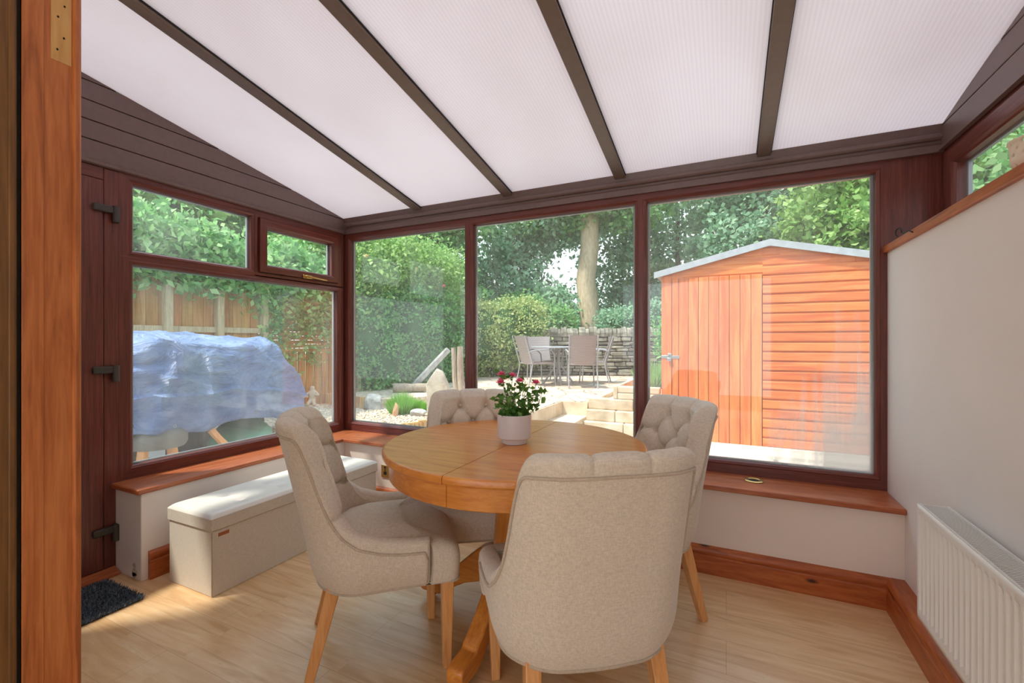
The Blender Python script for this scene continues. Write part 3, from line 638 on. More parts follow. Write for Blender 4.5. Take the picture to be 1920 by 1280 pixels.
for e in tips[:5] + [Vector((fl[5][0] * CS - fl[5][1] * SN, fl[5][0] * SN + fl[5][1] * CS, fl[5][2]))]:
    m = MB()
    for layer, (cnt, rr, tilt, sz) in enumerate(((8, .006, .2, .021), (7, .004, .6, .018), (6, .002, 1.0, .015))):
        for q in range(cnt):
            a = 2 * PI * q / cnt + layer * .5; dirv = Vector((math.cos(a), math.sin(a), 0)); up_ = dirv * math.cos(tilt) + Vector((0, 0, 1)) * math.sin(tilt); sd3 = Vector((-math.sin(a), math.cos(a), 0))
            b0 = e + dirv * rr * .3 + Vector((0, 0, .002 * layer)); nrm = sd3.cross(up_)
            m.add([b0, b0 + up_ * sz * .5 + sd3 * sz * .55 + nrm * .001, b0 + up_ * sz - nrm * .002, b0 + up_ * sz * .5 - sd3 * sz * .55 + nrm * .001], [(0, 1, 2, 3)])
    m.build('flower', 'petal_pink', t)
# ================================================================== TUFTED CHAIRS
def sm(a, b_, x): x = min(1, max(0, (x - a) / (b_ - a))); return x * x * (3 - 2 * x)
A0, RC, HW = .115, .165, .28          # back half width, corner radius, half width
YBK, YF = -.25, .125                   # rear face and front end of the arms
ARM = (YF - (YBK + RC))
TT = A0 + RC * PI / 2 + ARM
def plan(tau):
    s_ = 1 if tau >= 0 else -1; a = abs(tau)
    bow = .026 * math.cos(PI * min(a, .32) / .64) ** 2; nb = Vector((s_ * .026 * PI / .64 * math.sin(2 * PI * min(a, .32) / .64), 0))
    if a < A0: return Vector((tau, YBK - bow)), (Vector((0, -1)) + nb).normalized()
    if a < A0 + RC * PI / 2:
        th = (a - A0) / RC; return Vector((s_ * (A0 + RC * math.sin(th)), YBK + RC - RC * math.cos(th) - bow)), (Vector((s_ * math.sin(th), -math.cos(th))) + nb * math.cos(th)).normalized()
    q = a - A0 - RC * PI / 2; return Vector((s_ * HW, YBK + RC + q)), Vector((s_, 0))
TPX = [0, .19, .232, .247, .256, .264, .274, .290, .318, .36, .43, .50, .7]
TPZ = [.921, .917, .912, .898, .85, .775, .70, .632, .575, .535, .510, .499, .490]
def topz(tau):
    a = abs(tau); return sum(np.interp(a + d, TPX, TPZ) for d in (-.008, -.004, 0, .004, .008)) / 5
def warp(p, nrm, z, tau):
    a = abs(tau); wb = 1 - sm(.20, .44, a)
    h = max(0, z - .40); y = p.y - .115 * (h / .52) ** 1.15 * wb
    x = p.x * (1 - .0 * sm(.50, .92, z) * (1 - sm(.44, .6, a)))
    low = max(0, .43 - z) / .10; k = 1 - .10 * low * low
    return Vector((x * k, (y - .0) * (1 - .10 * low * low * wb), z))
NT = 300
def shell_section(tau):
    p, n_ = plan(tau); zt = topz(tau); a = abs(tau); th = .062 + .016 * (1 - sm(.2, .4, a)); r = th / 2
    pts = []   # (offset outward, z, kind)
    for i in range(24): pts.append((0, .325 + (zt - r - .012 - .325) * i / 23, 'o'))
    for i in range(1, 12):
        t_ = PI * i / 12; pts.append((-r + (r + .006 * math.sin(t_)) * math.cos(t_) + .004 * math.sin(t_), zt - r + r * math.sin(t_), 'r'))
    for i in range(64): pts.append((-th, zt - r - (zt - r - .40) * i / 63, 'i'))
    return p, n_, pts, zt
BUT = [(-.068, .835), (.068, .835), (-.136, .752), (0, .752), (.136, .752), (-.068, .669), (.068, .669), (-.136, .586), (0, .586), (.136, .586)]
SEG = []
for (x0_, z0_) in BUT:
    for (x1_, z1_) in BUT:
        if z1_ < z0_ - .01 and abs(abs(x1_ - x0_) - .068) < .01 and z0_ - z1_ < .09: SEG.append((x0_, z0_, x1_, z1_))
for x_ in (-.068, .068): SEG.append((x_, .835, x_ * 1.05, 1.0))
for s_ in (-1, 1): SEG += [(s_ * .136, .752, s_ * .36, .760), (s_ * .136, .586, s_ * .42, .60)]
def tuft(a, z, kind):
    w_ = 1.0 if kind == 'i' else (.55 if kind == 'r' else 0)
    if w_ == 0: return 0
    if abs(a) > .46: return 0
    d = 0
    for bx_, bz_ in BUT:
        r2 = (a - bx_) ** 2 + (z - bz_) ** 2; d -= .027 * math.exp(-r2 / .00030) + .008 * math.exp(-r2 / .0016)
    md = 9
    for x0_, z0_, x1_, z1_ in SEG:
        vx, vz = x1_ - x0_, z1_ - z0_; t_ = max(0, min(1, ((a - x0_) * vx + (z - z0_) * vz) / (vx * vx + vz * vz)))
        md = min(md, math.hypot(a - x0_ - vx * t_, z - z0_ - vz * t_))
    d -= .0105 * math.exp(-(md / .0042) ** 2) + .008 * math.exp(-(md / .017) ** 2)
    return (d + .012) * w_ if kind == 'i' else d * w_
def build_chair():
    t = thing('dining_chair', 'x', 'chair')
    rows = []
    for i in range(NT + 1):
        tau = -TT + 2 * TT * i / NT; p, n_, pts, zt = shell_section(tau); row = []
        for off, z, kd in pts:
            q = warp(p, n_, z, tau)
            row.append((Vector((q.x + n_.x * off, q.y + n_.y * off, q.z)), kd, tau, z))
        rows.append(row)
    m_ = len(rows[0]); G = np.array([[r[0][:] for r in row] for row in rows])
    du = np.gradient(G, axis=0); dv = np.gradient(G, axis=1); nn = np.cross(du, dv); nn /= np.linalg.norm(nn, axis=2)[:, :, None] + 1e-9
    # outward normal on the outer face should point along plan normal
    mid = NT // 2
    if nn[mid, 5, 1] > 0: nn = -nn
    for i, row in enumerate(rows):
        for j, (q, kd, tau, z) in enumerate(row):
            if kd != 'o':
                aa = tau * (.90 if kd == 'i' else .95)
                G[i, j] += nn[i, j] * tuft(aa, z, kd)
    V = G.reshape(-1, 3); fs = [(i * m_ + j, (i + 1) * m_ + j, (i + 1) * m_ + j + 1, i * m_ + j + 1) for i in range(NT) for j in range(m_ - 1)]
    m = MB(); m.v = [tuple(x) for x in V]; m.f = fs
    # round front caps of the arms
    for end in (0, NT):
        c_ = G[end].mean(0); base = len(m.v); ring_ = G[end]; cen = ring_.mean(0); fr_ = []
        for f_, push in ((.93, .008), (.7, .014)):
            k0 = len(m.v)
            for q in ring_: v_ = cen + (q - cen) * np.array([f_, 1, 1 if q[2] < .5 else f_ ** .3]); v_[1] += push; m.v.append(tuple(v_))
            fr_.append(k0)
        prev = [end * m_ + j for j in range(m_)]
        for k0 in fr_:
            cur = [k0 + j for j in range(m_)]
            for j in range(m_ - 1): m.f.append((prev[j], prev[j + 1], cur[j + 1], cur[j]))
            prev = cur
        m.f.append(tuple(prev))
    m.mi = [0] * len(m.f)
    back = m.build('backrest', 'linen', t, smooth=True, sharp=75)
    # welt piping on the outer face, following the rolled edge and down the arm fronts
    pts = []
    for i in range(0, NT + 1, 2):
        tau = -TT + 2 * TT * i / NT; p, n_ = plan(tau); zt = topz(tau); z = zt - .043 - .010 * (1 - sm(.2, .36, abs(tau))) 
        q = warp(p, n_, z, tau); pts.append(Vector((q.x + n_.x * .0025, q.y + n_.y * .0025, q.z)))
    a_, b_ = pts[0], pts[-1]
    def dn(s_, zz, yy):
        p, n_ = plan(s_ * TT); q = warp(p, n_, zz, s_ * TT); return Vector((q.x + n_.x * .001, yy, zz))
    col_ = lambda s_, z_: [dn(s_, zz, YF + .002) for zz in (.335, .36, .39, .43, z_ - .03)] + [dn(s_, z_ - .008, YF - .004)]
    pts = col_(-1, a_.z) + pts[1:-1] + col_(1, b_.z)[::-1]
    m = MB(); m.tube(pts, .0042, 8); m.build('piping', 'piping_linen', back, smooth=True)
    for bx_, bz_ in BUT:
        tau = bx_ / .90; p, n_, pp, zt = shell_section(tau); q = warp(p, n_, bz_, tau); off = -(.078) + .024
        c = Vector((q.x + n_.x * off, q.y + n_.y * off, bz_)); nv = Vector((-n_.x, -n_.y, .18)).normalized()
        m = MB(); m.lathe([(.0085, 0), (.008, .003), (.004, .0052), (.0001, .0058)], (0, 0, 0), 14); rm = nv.to_track_quat('Z', 'Y').to_matrix()
        m.v = [tuple(rm @ Vector(v) + c) for v in m.v]; m.build('button', 'linen', back, smooth=True)
    # seat
    def outline(inset):
        P = []; hwf = .272 - inset; hwb = .225 - inset; yf = .245 - inset; yb = -.2 + inset; rc = .035
        fr = [(hwf - rc + rc * math.cos(a), yf - rc + rc * math.sin(a)) for a in np.linspace(0, PI / 2, 8)]
        fl_ = [(-x, y) for x, y in fr[::-1]]
        fmid = [(x, yf + .010 * (1 - (x / (hwf - rc)) ** 2)) for x in np.linspace(hwf - rc, -(hwf - rc), 13)[1:-1]]
        side = [(-hwf, .19), (-hwf, .148), (-hwb, .136), (-hwb, .05), (-hwb, -.08), (-hwb * .8, yb + .04), (-hwb * .5, yb), (0, yb)]
        return fr + fmid + fl_ + side + [(-x, y) for x, y in side[:-1][::-1]]
    lv = [(.03, .328), (.004, .330), (0, .338), (-.002, .37), (-.004, .41), (-.001, .447), (.008, .466), (.024, .480), (.06, .491), (.11, .498), (.17, .501)]
    m = MB(); O = [outline(0)]; nO = len(O[0]); cen = Vector((0, .03))
    for ins, z in lv:
        for (x, y) in O[0]:
            L_ = max(abs(x) / .262, abs(y - .03) / .22); f_ = 1 - ins / .262
            sag = .014 * max(0, (y - .12) / .12) ** 2 if z > .44 else 0
            m.v.append((x * f_, .03 + (y - .03) * (1 - ins / .215), z - sag * (z - .33) / .15))
    for i in range(len(lv) - 1):
        for j in range(nO): m.f.append((i * nO + j, i * nO + (j + 1) % nO, (i + 1) * nO + (j + 1) % nO, (i + 1) * nO + j))
    m.f.append(tuple(range(nO))); m.f.append(tuple((len(lv) - 1) * nO + j for j in range(nO))); m.mi = [0] * len(m.f)
    seat = m.build('seat', 'linen', t, smooth=True, sharp=70)
    # bottom piping round the shell and seat front, and the base board
    pts = []
    for i in range(0, NT + 1, 5):
        tau = -TT + 2 * TT * i / NT; p, n_ = plan(tau); q = warp(p, n_, .327, tau); pts.append(Vector((q.x + n_.x * .002, q.y + n_.y * .002, .327)))
    fr = [Vector((-x, y, .333)) for x, y in outline(0)[:27]]
    m = MB(); m.tube(pts, .004, 6); m.tube(fr, .004, 6); m.build('base_piping', 'piping_linen', seat, smooth=True)
    m = MB(); bp = [(v.x * .98, v.y * .98) for v in pts]; bp += [(.25, .22), (-.25, .22)]; m.prism(bp, 2, .322, .334); m.build('underside', 'dark_gap', seat)
    for s_ in (-1, 1):
        m = MB(); m.obox((s_ * .222, .205, .335), (s_ * .217, .205, 0), .044, .044, (0, 1, 0), .030, .030); m.build('leg', 'leg_oak', t, bevel=.003)
        m = MB(); m.obox((s_ * .175, -.180, .34), (s_ * .198, -.268, 0), .046, .046, (0, 1, 0), .030, .030); m.build('leg', 'leg_oak', t, bevel=.003)
    return t
ch = build_chair()
def place(o, r, d, fr, fd, label):
    p = cw(r, d); v = Vector((fr * CS - fd * SN, fd * CS + fr * SN)); o.location = p; o.rotation_euler = (0, 0, math.atan2(v.y, v.x) - PI / 2)
    o['label'] = label; o['category'] = 'chair'; o['group'] = 'buttoned linen dining chairs round the table'
place(ch, -.50, 1.785, .952, .307, 'beige linen dining chair left of the table, seen from its side beside the storage bench')
for a in ((.193, 1.42, -.186, .982, 'beige linen dining chair nearest the camera, its plain curved back towards us'),
          (.50, 2.02, -.957, -.29, 'beige linen dining chair right of the table with its buttoned back before the shed window'),
          (-.165, 2.165, .16, -.987, 'beige linen dining chair at the far side of the table below the middle window')):
    place(copy_tree(ch), *a)
# ================================================================== GARDEN
def poly_slab(name, pts, z0, z1, mat, label=None, parent=None):
    m = MB(); m.prism(pts, 2, z0, z1); o = m.build(name, mat, parent); return struct(o, label) if parent is None else o
poly_slab('ground', [(-40, -6), (40, -6), (40, 50), (-40, 50)], -.30, -.06, 'lawn_earth')
struct(MB().box(-9, 6, -1, 9.5, -.10, -.02).build('yard_paving', 'yard_slabs'), 'pale slab paving round the conservatory')
patio = poly_slab('patio_paving', [(-2.08, 4.75), (-2.08, 5.96), (-1.70, 5.96), (-1.70, 7.1), (-.75, 7.12), (-.75, 7.8), (2.5, 7.8), (2.5, 12.2), (-1.2, 11.6), (-6.2, 9.9), (-4.6, 7.6), (-3.3, 4.75)], -.05, .36, 'patio_slabs', 'raised patio of cream and pinkish slabs')
rock = poly_slab('gravel_bed', [(-6.6, 2.8), (-4.9, 3.6), (-3.9, 3.75), (-3.55, 4.2), (-3.40, 4.75), (-3.3, 5.3), (-3.6, 6.2), (-5.4, 9.6), (-6.9, 9.4)], -.05, .16, 'gravel', 'pale gravel bed of the rockery')
rock2 = poly_slab('upper_bed', [(-6.9, 5.5), (-5.95, 5.40), (-4.9, 5.22), (-4.5, 5.6), (-4.2, 6.3), (-4.0, 7.0), (-5.4, 9.5), (-6.9, 9.5)], .0, .30, 'gravel', 'upper gravel bed in front of the ivy')
MB().box(-2.10, -2.06, 4.74, 5.96, -.05, .352).build('edge_stone', 'pale_sandstone', patio); MB().box(-3.3, -2.06, 4.71, 4.76, -.05, .352).build('edge_stone', 'pale_sandstone', patio)
MB().box(-2.06, -1.70, 5.93, 5.96, .0, .352).build('edge_stone', 'pale_sandstone', patio)
# loose stones over the gravel
rng = np.random.default_rng(11)
def pebbles(name, poly, z, n, smin, smax, label):
    P = []; px = [p[0] for p in poly]; py = [p[1] for p in poly]
    while len(P) < n:
        x, y = rng.uniform(min(px), max(px)), rng.uniform(min(py), max(py)); ins = False; j = len(poly) - 1
        for i in range(len(poly)):
            if (poly[i][1] > y) != (poly[j][1] > y) and x < (poly[j][0] - poly[i][0]) * (y - poly[i][1]) / (poly[j][1] - poly[i][1]) + poly[i][0]: ins = not ins
            j = i
        if ins: P.append((x, y, z))
    P = np.array(P); oc = np.array([(1, 0, 0), (0, 1, 0), (-1, 0, 0), (0, -1, 0), (0, 0, 1), (0, 0, -1)], float)
    s_ = rng.uniform(smin, smax, (n, 1, 1)) * rng.uniform(.6, 1.2, (n, 1, 3)) * [1, 1, .6]; V = P[:, None] + oc[None] * s_; V += rng.normal(size=V.shape) * smin * .2
    fq = np.array([(0, 1, 4), (1, 2, 4), (2, 3, 4), (3, 0, 4), (1, 0, 5), (2, 1, 5), (3, 2, 5), (0, 3, 5)]); Fq = (np.arange(n)[:, None, None] * 6 + fq[None]).reshape(-1, 3)
    o = mesh_np(name, V.reshape(-1, 3), Fq, 'pebble'); o['kind'] = 'stuff'; tag(o, label, 'gravel'); return o
stone('pebble', lin(196, 176, 150), lin(222, 206, 182), lin(240, 230, 214), 30)
pebbles('loose_gravel', [(-5.9, 3.4), (-4.9, 3.6), (-3.9, 3.75), (-3.55, 4.2), (-3.40, 4.75), (-3.4, 5.6), (-4.4, 5.5), (-4.9, 5.1), (-5.9, 5.3)], .165, 7000, .012, .030, 'loose cream gravel spread over the rockery bed')
# steps + sleepers
st = thing('garden_steps', 'pale stone steps rising from the yard to the patio', 'steps', (-1.9, 5.6, 0))
MB().box(-.16, .20, -.42, .34, -.02, .175).build('step', 'pale_sandstone', st, bevel=.012)
MB().box(-.17, .20, -.75, -.42, -.02, .05).build('step', 'pale_sandstone', st, bevel=.012)
pl_ = thing('sleeper_planter', 'tiered planter of pale sleepers beside the patio steps', 'planter', (-1.7, 5.72, 0))
def sleeper(x0, x1, y0, y1, z0, z1): MB().box(x0, x1, y0, y1, z0, z1).build('sleeper', 'pale_sandstone', pl_, bevel=.014)
sleeper(.0, .52, 0, .14, -.02, .14); sleeper(.525, .95, 0, .14, -.02, .14)
sleeper(.02, .40, .07, .21, .14, .285); sleeper(.405, .95, .07, .21, .14, .285); sleeper(.03, .62, .14, .28, .285, .43); sleeper(.625, .95, .14, .28, .285, .43)
sleeper(.03, .16, .28, 1.3, .285, .43); sleeper(.36, .42, .15, .27, .43, .60); sleeper(.42, .95, .15, .27, .43, .515); sleeper(.42, .95, .15, .27, .515, .60); sleeper(.36, .42, .27, 1.3, .43, .60)
MB().box(.16, .95, .28, 1.35, -.02, .37).build('planter_soil', 'gravel', pl_)
struct(MB().box(-1.0, 2.4, 5.28, 5.60, -.03, .015).build('path', 'concrete_pale'), 'pale concrete strip along the foot of the shed')
# dry stone wall
WA, WB = Vector((-6.6, 9.35, .3)), Vector((.6, 11.85, .3))
wd = (WB - WA); WL = wd.length; wd.normalize(); wn = Vector((wd.y, -wd.x, 0))
sw = thing('stone_wall', 'grey dry stone garden wall with upright coping behind the patio furniture', 'wall', WA, math.atan2(wd.y, wd.x))
MB().box(0, WL, -.02, .26, 0, 1.02).build('wall_core', 'dark_gap', sw)
random.seed(21); m = MB(); z = 0
while z < 1.0:
    h_ = random.uniform(.055, .125); x = random.uniform(-.2, 0)
    while x < WL:
        l_ = random.uniform(.12, .42); d_ = random.uniform(-.04, .01); j = lambda a: a + random.uniform(-.010, .010)
        hh = h_ * random.uniform(.8, 1.0)
        vs = [(j(xx), yy if yy > 0 else d_ - .03 + random.uniform(-.012, .012), j(zz)) for xx in (x + .006, x + l_ - .006) for yy in (-1, .1) for zz in (z + .004, z + hh - .004)]
        m.add(vs, [(0, 1, 3, 2), (4, 6, 7, 5), (0, 4, 5, 1), (2, 3, 7, 6), (0, 2, 6, 4), (1, 5, 7, 3)]); x += l_
    z += h_
m.build('stonework', 'dry_stone', sw, bevel=.012, seg=1)
m = MB(); x = 0
while x < WL:
    l_ = random.uniform(.045, .10); h_ = random.uniform(.19, .25); t_ = random.uniform(-.15, .15) * h_; w0 = random.uniform(-.07, -.03)
    poly = [(w0, 0), (.28, 0), (.27, h_ * .7), (.2, h_ * .95), (.1, h_), (.0, h_ * .85), (w0, h_ * .45)]
    k = len(m.v)
    m.v += [(x + t_ * zz / h_, yy, 1.0 + zz) for yy, zz in poly] + [(x + l_ * .98 + t_ * zz / h_, yy, 1.0 + zz * .97) for yy, zz in poly]
    q = len(poly); m.f += [tuple(range(k, k + q))[::-1], tuple(range(k + q, k + 2 * q))] + [(k + i, k + (i + 1) % q, k + q + (i + 1) % q, k + q + i) for i in range(q)]; m.mi += [0] * (q + 2)
    x += l_
o = m.build('coping_stones', 'dry_stone', sw); o['kind'] = 'stuff'
# patio furniture
def wicker_chair():
    t = thing('patio_chair', 'x', 'chair')
    m = MB(); nx_, nz_ = 12, 16
    for s_ in (0, 1):
        for i in range(nx_ + 1):
            for j in range(nz_ + 1):
                u = -1 + 2 * i / nx_; v = j / nz_; hw_ = .24 - .02 * math.sin(PI * v)
                m.v.append((u * hw_, -.22 - .16 * v + .03 * u * u + (.018 if s_ else 0), .40 + .53 * v))
    K = (nx_ + 1) * (nz_ + 1)
    for s_ in (0, 1):
        for i in range(nx_):
            for j in range(nz_): a = s_ * K + i * (nz_ + 1) + j; m.f.append((a, a + nz_ + 1, a + nz_ + 2, a + 1)); m.mi.append(0)
    per = [i * (nz_ + 1) for i in range(nx_ + 1)] + [nx_ * (nz_ + 1) + j for j in range(1, nz_ + 1)] + [i * (nz_ + 1) + nz_ for i in range(nx_ - 1, -1, -1)] + [j for j in range(nz_ - 1, 0, -1)]
    for i in range(len(per)): a, b_ = per[i], per[(i + 1) % len(per)]; m.f.append((a, b_, b_ + K, a + K)); m.mi.append(0)
    m.build('backrest', 'rattan', t, smooth=True, sharp=40)
    m = MB(); m.box(-.235, .235, -.22, .24, .405, .435); m.build('seat', 'rattan', t, bevel=.008)
    for s_ in (-1, 1):
        m = MB(); m.tube([(s_ * .235, .245, .42), (s_ * .24, .25, .25), (s_ * .25, .27, 0)], .012, 8); m.build('leg', 'furniture_grey', t, smooth=True)
        m = MB(); m.tube([(s_ * .245, -.385, .93), (s_ * .245, -.22, .40), (s_ * .25, -.26, .2), (s_ * .25, -.31, 0)], .012, 8); m.build('leg', 'furniture_grey', t, smooth=True)
        m = MB(); m.tube([(s_ * .245, -.29, .63), (s_ * .28, -.2, .665), (s_ * .285, 0, .675), (s_ * .28, .16, .66), (s_ * .26, .245, .58), (s_ * .24, .25, .42)], .013, 8); m.build('armrest', 'furniture_grey', t, smooth=True)
    return t
pc = wicker_chair(); G_ = 'grey wicker chairs round the patio table'
PT = cw(.90, 8.7, .36)
def pplace(o, r, d, ang, label):
    o.location = cw(r, d, .36); o.rotation_euler = (0, 0, math.radians(ang)); tag(o, label, 'chair', G_)
pplace(pc, 1.26, 8.10, 22, 'grey wicker patio chair with its back to the conservatory, right of the table')
for a in ((.46, 8.45, -38, 'grey wicker patio chair at the left end of the patio table, seen from its side'),
          (.60, 9.35, -150, 'grey wicker patio chair standing behind the patio table by the hedge'),
          (1.66, 9.05, 100, 'grey wicker patio chair at the right of the table, in front of the stone wall')): pplace(copy_tree(pc), *a)
t = thing('patio_table', 'grey round glass-topped patio table between the wicker chairs', 'table', PT)
m = MB(); m.lathe([(.0001, .70), (.52, .70), (.535, .705), (.535, .722), (.52, .728), (.0001, .726)], (0, 0, 0), 40); m.build('tabletop', 'furniture_grey', t, smooth=True, sharp=40)
for k in range(4):
    a = k * PI / 2 + .5; m = MB(); m.tube([(.10 * math.cos(a), .10 * math.sin(a), .7), (.06 * math.cos(a), .06 * math.sin(a), .35), (.30 * math.cos(a), .30 * math.sin(a), .0)], .02, 8); m.build('leg', 'furniture_grey', t, smooth=True)
# ------------------------------------------------ shed
SX0, SX1, SY, SM = -.69, 1.53, 5.55, .42
sh = thing('garden_shed', 'orange stained timber shed with a plank door and padlock', 'shed', (SM, SY, 0))
def eave(x): return 2.235 - .235 * abs(x - SM)
def shiplap(mb, x0, x1, z0, z1, pitch=.103):
    z = z0
    while z < z1 - .01:
        a, b_ = z, min(z + pitch, z1)
        xa0, xa1 = x0, x1
        if eave(x0) < b_: xa0 = max(x0, SM - (2.235 - b_) / .235)
        if eave(x1) < b_: xa1 = min(x1, SM + (2.235 - b_) / .235)
        if xa1 > xa0 + .02:
            mb.add([(x - SM, y, zz) for x in (xa0, xa1) for (y, zz) in ((.02, a), (-.008, a + .004), (-.010, a + .012), (-.006, b_ - .022), (.004, b_ - .010), (.006, b_), (.02, b_))],
                   [(0, 1, 2, 3, 4, 5, 6), tuple(range(7, 14))[::-1]] + [(i, (i + 1) % 7, 7 + (i + 1) % 7, 7 + i) for i in range(7)])
        z += pitch
m = MB(); shiplap(m, .355, SX1, .05, 2.22); m.build('front_wall', 'shed_boards_x', sh)
m = MB(); shiplap(m, SX0, .355, 1.925, 2.22); m.prism([(SX0 - SM, 1.90), (SX0 - SM, 1.965), (0, 2.225), (SX1 - SM, 1.965), (SX1 - SM, 1.90)], 1, .0, .015); m.build('gable_boards', 'shed_boards_x', sh)
m = MB(); m.box(SX0 - SM, -.573 - SM - .004, -.012, .02, .02, 1.955); m.build('corner_post', 'shed_boards_z', sh, bevel=.004)
m = MB(); n_ = 9; x = -.573
wds = [.072] + [.1055] * 8; sc_ = (.35 + .573) / sum(wds)
for w_ in wds: m.box(x - SM + .002, x - SM + w_ * sc_ - .002, -.012, .012, .04, 1.915); x += w_ * sc_
door = m.build('door', 'shed_boards_z', sh, bevel=.005)
MB().box(-.573 - SM, .35 - SM, .0, .015, .04, 1.915).build('door_backing', 'dark_gap', door)
m = MB(); m.box(-.69 - SM + .0, -.49 - SM, -.020, -.012, .985, 1.02); m.box(-.62 - SM, -.575 - SM, -.026, -.012, .97, 1.045); hp = m.build('hasp', 'silver', door, bevel=.003)
m = MB(); m.box(-.625 - SM, -.58 - SM, -.045, -.027, .955, .995); m.build('padlock', 'silver', hp, bevel=.004)
m = MB(); m.tube([(-.615 - SM, -.036, .99)] + [(-.6025 - SM + .0125 * math.cos(a), -.036, 1.02 + .0125 * math.sin(a)) for a in np.linspace(PI, 0, 8)] + [(-.59 - SM, -.036, .99)], .004, 6); m.build('shackle', 'silver', hp)
m = MB()
for s_, x_ in ((-1, SX0), (1, SX1)): m.box(*sorted((x_ - SM, x_ - SM - s_ * .02)), .02, 1.9, .02, eave(x_) - .02)
m.box(SX0 - SM, SX1 - SM, 1.88, 1.9, .02, 1.95); m.build('side_walls', 'shed_boards_y', sh)
m = MB()
for s_ in (-1, 1):
    e = 1.19; m.add([(s_ * x_, y_, z_) for x_, z_ in ((0, 2.245), (0, 2.275), (e, 2.275 - .235 * e), (e, 2.245 - .235 * e)) for y_ in (-.05, 2.0)], [(0, 2, 4, 6)[::-1], (1, 3, 5, 7), (0, 1, 3, 2), (2, 3, 5, 4), (4, 5, 7, 6), (6, 7, 1, 0)])
    m.add([(s_ * x_, y_, z_) for x_, z_ in ((0, 2.205), (0, 2.277), (e, 2.277 - .235 * e), (e, 2.205 - .235 * e)) for y_ in (-.062, -.048)], [(0, 2, 4, 6)[::-1], (1, 3, 5, 7), (0, 1, 3, 2), (2, 3, 5, 4), (4, 5, 7, 6), (6, 7, 1, 0)])
m.build('roof', 'roof_felt', sh)
MB().box(SX0 - SM - .02, SX1 - SM, -.03, 1.9, -.02, .05).build('base', 'concrete_pale', sh, bevel=.01)
# ------------------------------------------------ fence at the left boundary
def fence(y0_, y1_, x_, label, woven):
    t = thing('fence_panel', label, 'fence', (x_, (y0_ + y1_) / 2, .1)); L_ = y1_ - y0_; m = MB(); y = -L_ / 2
    if woven:
        while y < L_ / 2 - .02: m.box(-.01, .01, y, y + .125, .05, .95); y += .15
        m.build('pale', 'fence_boards', t)
        m = MB(); z = .92
        while z < 1.92: m.box(-.012 + .006 * (int(z * 20) % 2), .012, -L_ / 2, L_ / 2, z, z + .058); z += .063
        m.build('slat_panel', 'fence_slats', t)
    else:
        while y < L_ / 2 - .02: m.box(-.01, .01, y, y + .12, .05, 1.85); y += .125
        m.build('pale', 'fence_boards', t)
        for z in (.5, 1.2): MB().box(.01, .05, -L_ / 2, L_ / 2, z, z + .07).build('rail', 'fence_post', t)
    for yy in ((-L_ / 2, L_ / 2) if woven else (-L_ / 2, -.3, .3)): MB().box(.0, .09, yy - .04, yy + .04, -.1, 1.95).build('post', 'fence_post', t)
fence(4.25, 6.05, -6.0, 'woven brown fence panel over pales, left of the ivy hedge', True)
fence(2.45, 4.2, -6.0, 'pale timber fence panel with posts behind the blue tarpaulin', False)
fence(.6, 2.4, -6.0, 'pale timber fence panel nearest the house at the far left', False)
# old shed glimpsed above the fence on the left
os_ = thing('old_shed', 'weathered purple-brown shed roof behind the fence at the far left', 'shed', (-7.3, 2.6, 0))
MB().box(-.9, .9, -1.5, .75, -.1, 1.95).build('wall', 'old_shed', os_)
m = MB(); m.prism([(-1.05, 1.93), (0, 2.42), (1.05, 1.93), (1.05, 1.99), (0, 2.48), (-1.05, 1.99)], 1, -1.6, .9); m.build('roof', 'old_shed', os_)
# ------------------------------------------------ rockery pieces
def rock_mesh(name, mat, c, size, label, cat, seed, rot=0, detail=3, sharpness=.35, group=None):
    bm = bmesh.new(); bmesh.ops.create_icosphere(bm, subdivisions=detail, radius=1); r_ = np.random.default_rng(seed); pl3 = [(Vector(r_.normal(size=3)).normalized(), r_.uniform(.5, .85)) for _ in range(14)]
    for v in bm.verts:
        p = v.co.copy()
        for n_, d_ in pl3:
            q = p.dot(n_)
            if q > d_: p -= n_ * (q - d_) * .92
        v.co = Vector((p.x * size[0], p.y * size[1], (p.z + .6) * size[2]))
    me = bpy.data.meshes.new(name); bm.to_mesh(me); bm.free(); me.materials.append(M[mat]); o = bpy.data.objects.new(name, me); COL.objects.link(o); o.location = c; o.rotation_euler = (0, 0, rot); return tag(o, label, cat, group)
rock_mesh('boulder', 'grey_rock', at(703, 772, .12), (.17, .15, .20), 'rounded grey boulder on the gravel beside the short log edging', 'rock', 3)
rock_mesh('flat_rock', 'grey_rock', at(783, 783, .14), (.16, .11, .08), 'flat grey rock beside the bright green grass tuft', 'rock', 5, .3)
rock_mesh('flat_rock', 'pale_rock', at(775, 735, .28), (.22, .12, .06), 'flat pale rock in front of the fallen log', 'rock', 8)
rock_mesh('small_rock', 'orange_rock', at(742, 782, .15), (.045, .05, .15), 'small upright orange stone against the grass tuft', 'rock', 6, .4)
c = at(822, 792, .05)
m = MB(); out_ = [(-.17, 0), (.15, 0), (.185, .28), (.16, .52), (.06, .72), (-.02, .76), (-.12, .64), (-.17, .55)]
k = len(out_)
for y_, f_ in ((-.045, .95), (.0, 1.0), (.055, .92)): m.v += [(x_ * f_, y_ + .02 * math.sin(x_ * 30 + z_ * 9), z_ * (.98 if f_ < 1 else 1)) for x_, z_ in out_]
for a in (0, 1): m.f += [(a * k + i, a * k + (i + 1) % k, (a + 1) * k + (i + 1) % k, (a + 1) * k + i) for i in range(k)]
m.f += [tuple(range(k))[::-1], tuple(range(2 * k, 3 * k))]; m.mi = [0] * len(m.f)
o = m.build('standing_stone', 'pale_rock', bevel=.012, loc=c); o.rotation_euler = (0, 0, .25); tag(o, 'tall pointed pale standing stone at the edge of the rockery', 'stone')
